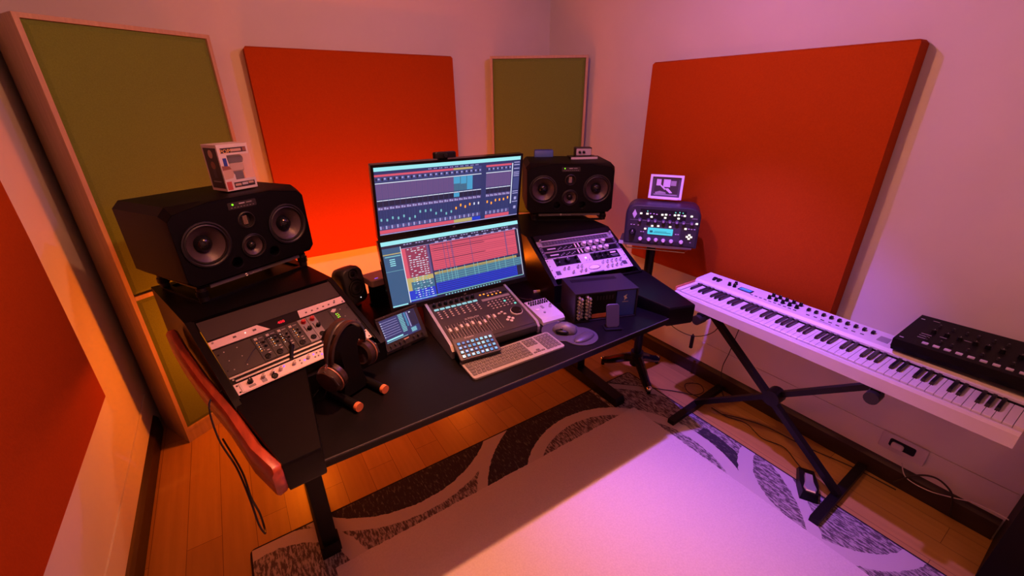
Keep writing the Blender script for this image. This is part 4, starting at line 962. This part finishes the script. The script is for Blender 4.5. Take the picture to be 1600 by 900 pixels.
m.prism([(-.155, .165), (-.143, .190), (-.131, .165), (-.143, .140)], .005, .006, 'light_grey').box(.145, .172, .158, .161, .005, .006, 'grey')
m.build('front_panel', AH, smooth=0)
m = MB().rbox(-.066, .062, .060, .096, .006, .0085, .003, 'lcd_cyan').rbox(-.062, .058, .064, .092, .0085, .009, .002, 'lcd_pale' if False else 'lcd_cyan').box(-.055, -.040, .070, .082, .009, .0094, 'lcd_line').box(-.036, .052, .071, .074, .009, .0094, 'lcd_line').box(-.030, .03, .078, .080, .009, .0094, 'lcd_line'); m.build('display', AH, smooth=0)
AK = knob_mesh('knob', .0095, .012, 'light_grey', 'cream', None)
AKD = knob_mesh('knob', .0095, .012, 'violet_grey', 'grey', None)
for x in (-.113, -.068, -.034, .008, .040, .075, .108, .148): inst('knob', AKD, AH, (x, .135, .005))
for x in (-.100, -.055, -.018, .020, .060, .110): inst('knob', AK, AH, (x, .030, .005))
inst('knob', K_BIG, AH, (-.145, .066, .005))
WB = MB().rbox(-.006, .006, -.0045, .0045, 0, .003, .002, 'led_white').mesh('button', 0); GB = MB().cyl(0, 0, .003, 0, .003, 'led_teal', 8).mesh('button', 0); SB = MB().rbox(-.004, .004, -.002, .002, 0, .002, .001, 'light_grey').mesh('button', 0)
for x, y in ((-.110, .170), (-.078, .170), (-.055, .155), (-.002, .170), (.016, .172), (.014, .155), (.060, .172), (.078, .174), (.080, .156), (.108, .172), (.142, .172), (.172, .135), (-.080, .088), (-.046, .106), (-.015, .108), (.045, .108), (.122, .104), (.135, .062), (.155, .062), (.145, .072), (.145, .052)): inst('button', WB, AH, (x, y, .006))
for x, y in ((-.078, .184), (.062, .186), (.082, .188), (.098, .186)): inst('button', GB, AH, (x, y, .006))
for x, y in ((-.062, .172), (-.045, .172), (-.030, .170), (.035, .172), (.095, .172), (-.155, .106), (-.140, .106), (-.118, .105), (.138, .104), (.152, .104), (.166, .104), (-.10, .070), (-.088, .070), (.078, .070), (.090, .070), (.155, .032)): inst('button', SB, AH, (x, y, .006))
# framed photo
t = thing('photo_frame', 'white-framed black and white photo of hands on a desk, standing on the amp head', 'photo frame', (1.965, 1.468, 1.1975), (R(90-9), 0, R(-57)))
w_, h_ = .172, .128
m = MB().holed([(-w_/2, 0), (w_/2, 0), (w_/2, h_), (-w_/2, h_)], [], -.012, -.010, 'dark_grey')
for a in ((-w_/2, w_/2, 0, .012), (-w_/2, w_/2, h_-.012, h_), (-w_/2, -w_/2+.012, .012, h_-.012), (w_/2-.012, w_/2, .012, h_-.012)): m.box(a[0], a[1], a[2], a[3], -.010, 0, 'white')
m.build('frame', t, smooth=0)
p = MB(); p.fixn = False; z_ = -.008
p.quad(-w_/2+.012, w_/2-.012, .012, h_-.012, z_, 'photo_dark')
def ph(x0, x1, y0, y1, l, mt): p.quad(x0, x1, y0, y1, z_+.0003*l, mt)
ph(-.060, .062, .022, h_-.022, 1, 'brown_black'); ph(-.052, -.028, .070, h_-.024, 2, 'photo_light'); ph(-.016, .020, .064, h_-.024, 2, 'photo_light'); ph(.022, .050, .072, h_-.030, 2, 'grey')
for pts in ([(-.036, .074), (-.030, .078), (.000, .054), (-.006, .048)], [(-.008, .056), (.012, .058), (.036, .034), (.022, .032)], [(-.056, .034), (-.030, .042), (.0, .036), (.004, .028), (-.050, .026)]):
    p.add([(x, y, z_+.0012) for x, y in pts], [(0, 1, 2, 3) if len(pts) == 4 else (0, 1, 2, 3, 4)], 'photo_light' if pts[0][0] > -.05 else 'grey')
ph(-.06, .062, .020, .026, 4, 'grey'); p.build('photograph', t, smooth=0)
MB().rbox(-.070, .070, -.001, .006, -.02, .012, .003, 'white').build('foot', t); MB().box(-.02, .02, .0, .09, -.040, -.034, 'dark_grey').build('back_leg', t, (0, 0, 0))

# ------------------------------------------------------------------ piano keyboard, synth, stand
KB = thing('piano_keyboard', 'long white 88-key piano keyboard on the X stand by the right wall', 'piano keyboard', (2.020, .610, .685), (0, 0, R(-91.0)))
# local: x along keys (left end = -x), y back, z up
L_, D_ = 1.275, .318
m = MB()
m.loft([[(x, -.155, .004), (x, -.160, .055), (x, -.155, .066), (x, -.146, .066), (x, -.144, .045), (x, .010, .045), (x, .012, .088), (x, .022, .100), (x, .148, .106), (x, .157, .098), (x, .158, .004)] for x in (-L_/2, L_/2)], 'white'); m.build('case', KB, smooth=0)
for x0 in (-L_/2, L_/2-.022): MB().box(x0, x0+.022, -.1440, .012, .045, .078, 'white').build('end_block', KB, smooth=0)
MB().box(-L_/2+.022, L_/2-.022, .006, .0115, .045, .080, 'black').build('key_gap', KB, smooth=0)
MB().box(-L_/2-.006, -L_/2, -.150, .155, .004, .088, 'copper_wood').build('end_cheek', KB, smooth=0)
kp = (L_-.046)/52
WK = MB().loft([[(-kp/2+.0006, -.142, .047), (kp/2-.0006, -.142, .047), (kp/2-.0006, .005, .047), (-kp/2+.0006, .005, .047)], [(-kp/2+.0006, -.142, .072), (kp/2-.0006, -.142, .072), (kp/2-.0006, .005, .074), (-kp/2+.0006, .005, .074)], [(-kp/2+.0012, -.140, .0735), (kp/2-.0012, -.140, .0735), (kp/2-.0012, .005, .0745), (-kp/2+.0012, .005, .0745)]], 'piano_white').mesh('white_key', 0)
BK = MB().loft([[(-.0062, -.090, .070), (.0062, -.090, .070), (.0062, .005, .070), (-.0062, .005, .070)], [(-.0052, -.084, .085), (.0052, -.084, .085), (.0052, .005, .086), (-.0052, .005, .086)]], 'piano_black').mesh('black_key', 0)
for i in range(52):
    x = -L_/2+.023+kp*(i+.5); inst('white_key', WK, KB, (x, 0, 0))
    if i < 51 and (i % 7) in (0, 2, 3, 5, 6): inst('black_key', BK, KB, (x+kp/2, 0, 0))
sl_ = math.atan2(.006, .126)
MB().rbox(-.425, -.355, .060, .100, .1025, .1045, .004, 'black').build('display_bezel', KB, smooth=0)
m = MB().text('Arturia', -.03, .035, .018, .1015, 'grey', ext=.0001)
m.build('maker_name', KB, smooth=0)
MB().box(-.420, -.362, .066, .094, .1045, .1052, 'lcd_blue').box(-.415, -.370, .084, .088, .1052, .1055, 'lcd_cyan').build('display', KB, smooth=0)
for x in (-.565, -.540): MB().cyl(0, 0, .020, -.007, .007, 'black', 20).build('wheel', KB, (x, .080, .096), (0, R(90), 0))
PK = knob_mesh('knob', .0085, .018, 'black', None, 'white')
for x, y in ((-.475, .070), (-.460, .105), (-.448, .072)): inst('knob', PK, KB, (x, y, .102))
for i in range(5):
    for j in range(2): inst('knob', PK, KB, (-.270+.032*i+.0*j, .085+.038*j-.004, .1025))
SLD = MB().box(-.0055, .0055, -.009, .009, 0, .012, 'black').box(-.0008, .0008, -.02, .028, -.001, .001, 'grey').mesh('slider', 0)
for i in range(9): inst('slider', SLD, KB, (-.098+.0315*i, .100, .1030))
PB = MB().rbox(-.007, .007, -.0025, .0025, 0, .002, .001, 'charcoal').mesh('button', 0)
for i in range(10): inst('button', PB, KB, (-.345+.022*i*1.05, .055, .1015))
for i in range(8): inst('button', PB, KB, (-.08+.030*i, .060 if i % 2 else .056, .1015))
PAD = MB().rbox(-.019, .019, -.030, .030, 0, .0022, .003, 'grey', .0006).mesh('drum_pad', 0)
for i in range(4): inst('drum_pad', PAD, KB, (.205+.046*i-.005, .085, .1018))
# synth on top
SY = thing('synthesizer', 'dark blue-black synthesizer module resting on the right end of the white piano keyboard', 'synthesizer', (2.160, .365, .795), (0, R(-2.5), R(-91)))
m = MB().box(0, .60, -.145, .145, 0, .048, 'navy', 0) ; m = MB().loft([[(x, -.138, .0), (x, -.150, .020), (x, -.148, .050), (x, .145, .066), (x, .145, 0)] for x in (0.0, .60)], 'matte_black'); m.build('case', SY, smooth=0)
ss = math.atan2(.016, .293)
def oz(y): return .050+(y+.148)*.0546
random.seed(5)
m = MB()
for x, y, wd in ((.045, .110, .02), (.05, -.075, .03), (.05, -.055, .03), (.05, -.035, .03), (.10, -.02, .02), (.16, .01, .02), (.30, .02, .03)): m.box(x, x+wd, y, y+.004, oz(y), oz(y)+.001, 'grey')
m.build('lettering', SY, smooth=0)
for y in (.10, -.12): MB().box(.010, .022, y, y+.005, oz(y), oz(y)+.001, 'light_grey').build('rack_slot', SY, smooth=0)
for i in range(16): MB().rbox(-.009, .009, -.007, .007, 0, .004, .002, 'light_grey').build('step_button', SY, (.085+.031*i, -.115, oz(-.115)), (ss, 0, 0))
for i in range(13):
    for j in range(3):
        inst('knob', K_SMALL if j != 1 else K_BLACK, SY, (.075+.038*i+random.uniform(-.004, .004), -.070+.070*j, oz(-.07+.07*j)), (ss, 0, 0))
# X stand
XS = thing('keyboard_stand', 'black X-shaped keyboard stand with two floor bars under the white piano keyboard', 'keyboard stand', (2.0, .70, 0))
def xs(mb, n, **k): mb.v = [tuple(Vector(p)-Vector((2.0, .70, 0))) for p in mb.v]; return mb.build(n, XS, **k)
def xs_tube(a, b_, r_, n): return xs(MB().tube([a, b_], r_, 'black', 12), n)
xs(MB().bar((1.99, 1.075, .640), (1.99, .335, .045), .026, .034, 'black', (1, 0, 0)), 'cross_leg'); xs(MB().bar((2.025, 1.085, .045), (2.025, .330, .645), .026, .034, 'black', (1, 0, 0)), 'cross_leg')
m = MB(); m.T = Matrix.Translation((2.007, .700, .350)) @ Matrix.Rotation(R(90), 4, 'Y'); m.cyl(0, 0, .040, -.036, .036, 'black', 20); xs(m, 'pivot_hub')
for a, b_ in (((1.775, 1.075, .020), (2.30, 1.105, .020)), ((1.775, .335, .020), (2.30, .345, .020))): xs(MB().bar(a, b_, .038, .036, 'black'), 'floor_bar', smooth=0)
for y in (1.080, .330):
    xs(MB().bar((1.865, y, .663), (2.17, y, .663), .032, .040, 'black'), 'support_bar', smooth=0); m = MB(); m.T = Matrix.Translation((1.84, y, .655)) @ Matrix.Rotation(R(90), 4, 'Y'); m.cyl(0, 0, .025, 0, .055, 'rubber', 16); xs(m, 'end_cap')
# sustain pedal
t = thing('sustain_pedal', 'black sustain pedal with a silver plate on the floor by the stand bar', 'pedal', (1.965, .445, .009), (0, 0, R(-62)))
MB().loft([[(-.036, -.095, 0), (.036, -.095, 0), (.044, .02, 0), (.036, .10, 0), (-.036, .10, 0), (-.044, .02, 0)][::1], [(-.032, -.088, .022), (.032, -.088, .022), (.038, .02, .036), (.030, .092, .042), (-.030, .092, .042), (-.038, .02, .036)]], 'black').build('base', t, (0, 0, 0), (0, 0, R(180)))
MB().loft([[(-.018, .02, .036), (.018, .02, .036), (.024, -.075, .030), (-.024, -.075, .030)], [(-.016, .018, .048), (.016, .018, .048), (.022, -.072, .042), (-.022, -.072, .042)]], 'silver').build('plate', t, (0, 0, 0), (0, 0, R(180)), smooth=0) if False else MB().prism([(-.015, .03), (-.017, -.02), (-.026, -.06), (-.018, -.085), (.018, -.085), (.026, -.06), (.017, -.02), (.015, .03)], .030, .050, 'silver', .004).build('plate', t, (0, .0, 0), (0, 0, R(0)), smooth=0)

# ------------------------------------------------------------------ wall bits and cables
t = thing('wall_outlet', 'white double wall outlet with a dark opening low on the right wall', 'outlet', (XR-.001, .245, .165), (R(90), 0, R(-90)))
MB().rbox(-.085, .085, 0, .090, 0, .010, .008, 'light_grey', .003).build('plate', t); MB().rbox(-.050, .045, .028, .070, .009, .0125, .008, 'black').build('opening', t, smooth=0); MB().rbox(-.040, .005, .026, .058, .0125, .022, .010, 'light_grey', .004).build('cover', t)
t = thing('low_cabinet', 'near-black cabinet end at the far right edge below the piano keyboard', 'cabinet', (2.17, -.42, 0))
MB().box(-.155, .155, -.30, .305, .02, .62, 'cabinet_black').build('body', t, smooth=0); MB().box(-.16, .16, -.305, .308, .62, .64, 'cabinet_black').build('top', t, smooth=0); MB().box(-.14, .14, -.28, .29, 0, .02, 'black').build('plinth', t, smooth=0)
cable('black cable looping down beside the red wood board of the desk', [(-.175, 1.455, .845), (-.215, 1.42, .83), (-.205, 1.30, .78), (-.175, 1.21, .72), (-.16, 1.13, .66), (-.155, 1.09, .60), (-.15, 1.10, .545), (-.152, 1.14, .53), (-.155, 1.17, .56), (-.160, 1.16, .64), (-.165, 1.20, .71), (-.200, 1.33, .75)], .0028)
cable('thin black cable lying across the left rack, ending in a jack plug', [(-.17, 1.452, .850), (-.11, 1.485, .880), (-.06, 1.55, .912), (0.0, 1.585, .93), (.045, 1.56, .915), (.052, 1.535, .895)], .002)
tag(MB().tube([(.052, 1.530, .897), (.040, 1.485, .873)], [.006, .0065], 'black', 10).build('jack_plug'), 'black jack plug lying over the pale interface in the left rack', 'plug')
cable('dark cable coiling over the floor between tripod stand and wall', [(1.62, 1.62, .012), (1.75, 1.55, .012), (1.95, 1.36, .006), (2.06, 1.24, .006), (2.12, 1.16, .006), (2.20, 1.15, .006), (2.24, 1.21, .006), (2.17, 1.26, .007), (2.11, 1.20, .009), (2.13, 1.12, .006), (2.2, 1.05, .006)])
cable('black cable running from under the stand to the sustain pedal', [(2.10, 1.03, .006), (2.10, .94, .006), (2.14, .84, .006), (2.10, .73, .006), (2.13, .63, .006), (2.07, .54, .012), (2.02, .475, .025)])
cable('black floor cable running along the right baseboard', [(2.10, .96, .006), (2.16, .87, .006), (2.21, .75, .006), (2.23, .56, .006), (2.275, .38, .006), (2.29, .2, .006)])
cable('dark cable drooping from the desk arm to the piano keyboard', [(2.18, 1.55, .46), (2.19, 1.47, .36), (2.20, 1.36, .33), (2.21, 1.26, .35), (2.20, 1.16, .44), (2.15, 1.10, .60), (2.12, 1.08, .70)])
tag(MB().box(-.008, .008, -.008, .008, -.09, 0, 'black').tube([(0, 0, 0), (0, 0, .01)], .004, 'black').build('power_adapter', None, (2.215, 1.300, .335)), 'small black adapter hanging from the drooping cable by the wall', 'adapter')
cable('thin dark cable hanging from the piano keyboard down to the baseboard', [(2.15, .98, .70), (2.18, 1.02, .52), (2.20, 1.05, .35), (2.22, 1.08, .2), (2.24, 1.05, .03), (2.23, 1.0, .006)])
cable('thin white cable sagging along the right wall below the outlet', [(2.315, .225, .14), (2.305, .19, .085), (2.30, .11, .083), (2.30, .03, .115), (2.29, -.02, .145), (2.22, -.105, .20), (2.10, -.14, .26)], .0022, 'light_grey')
cable('black cable arching up over the right baseboard', [(2.30, .22, .03), (2.305, .17, .115), (2.305, .122, .155), (2.305, .079, .152), (2.30, .040, .118), (2.29, .02, .03)], .004)
cable('grey cable running from the small pale box back behind the monitors', [(1.12, 1.512, .780), (1.13, 1.54, .785), (1.135, 1.60, .760), (1.11, 1.68, .755), (1.06, 1.80, .755)], .0035, 'charcoal')
cable('black headphone cable on the desk by the left rack', [(.125, 1.33, .845), (.10, 1.30, .80), (.06, 1.36, .757), (.10, 1.42, .756), (.14, 1.50, .756)], .002)
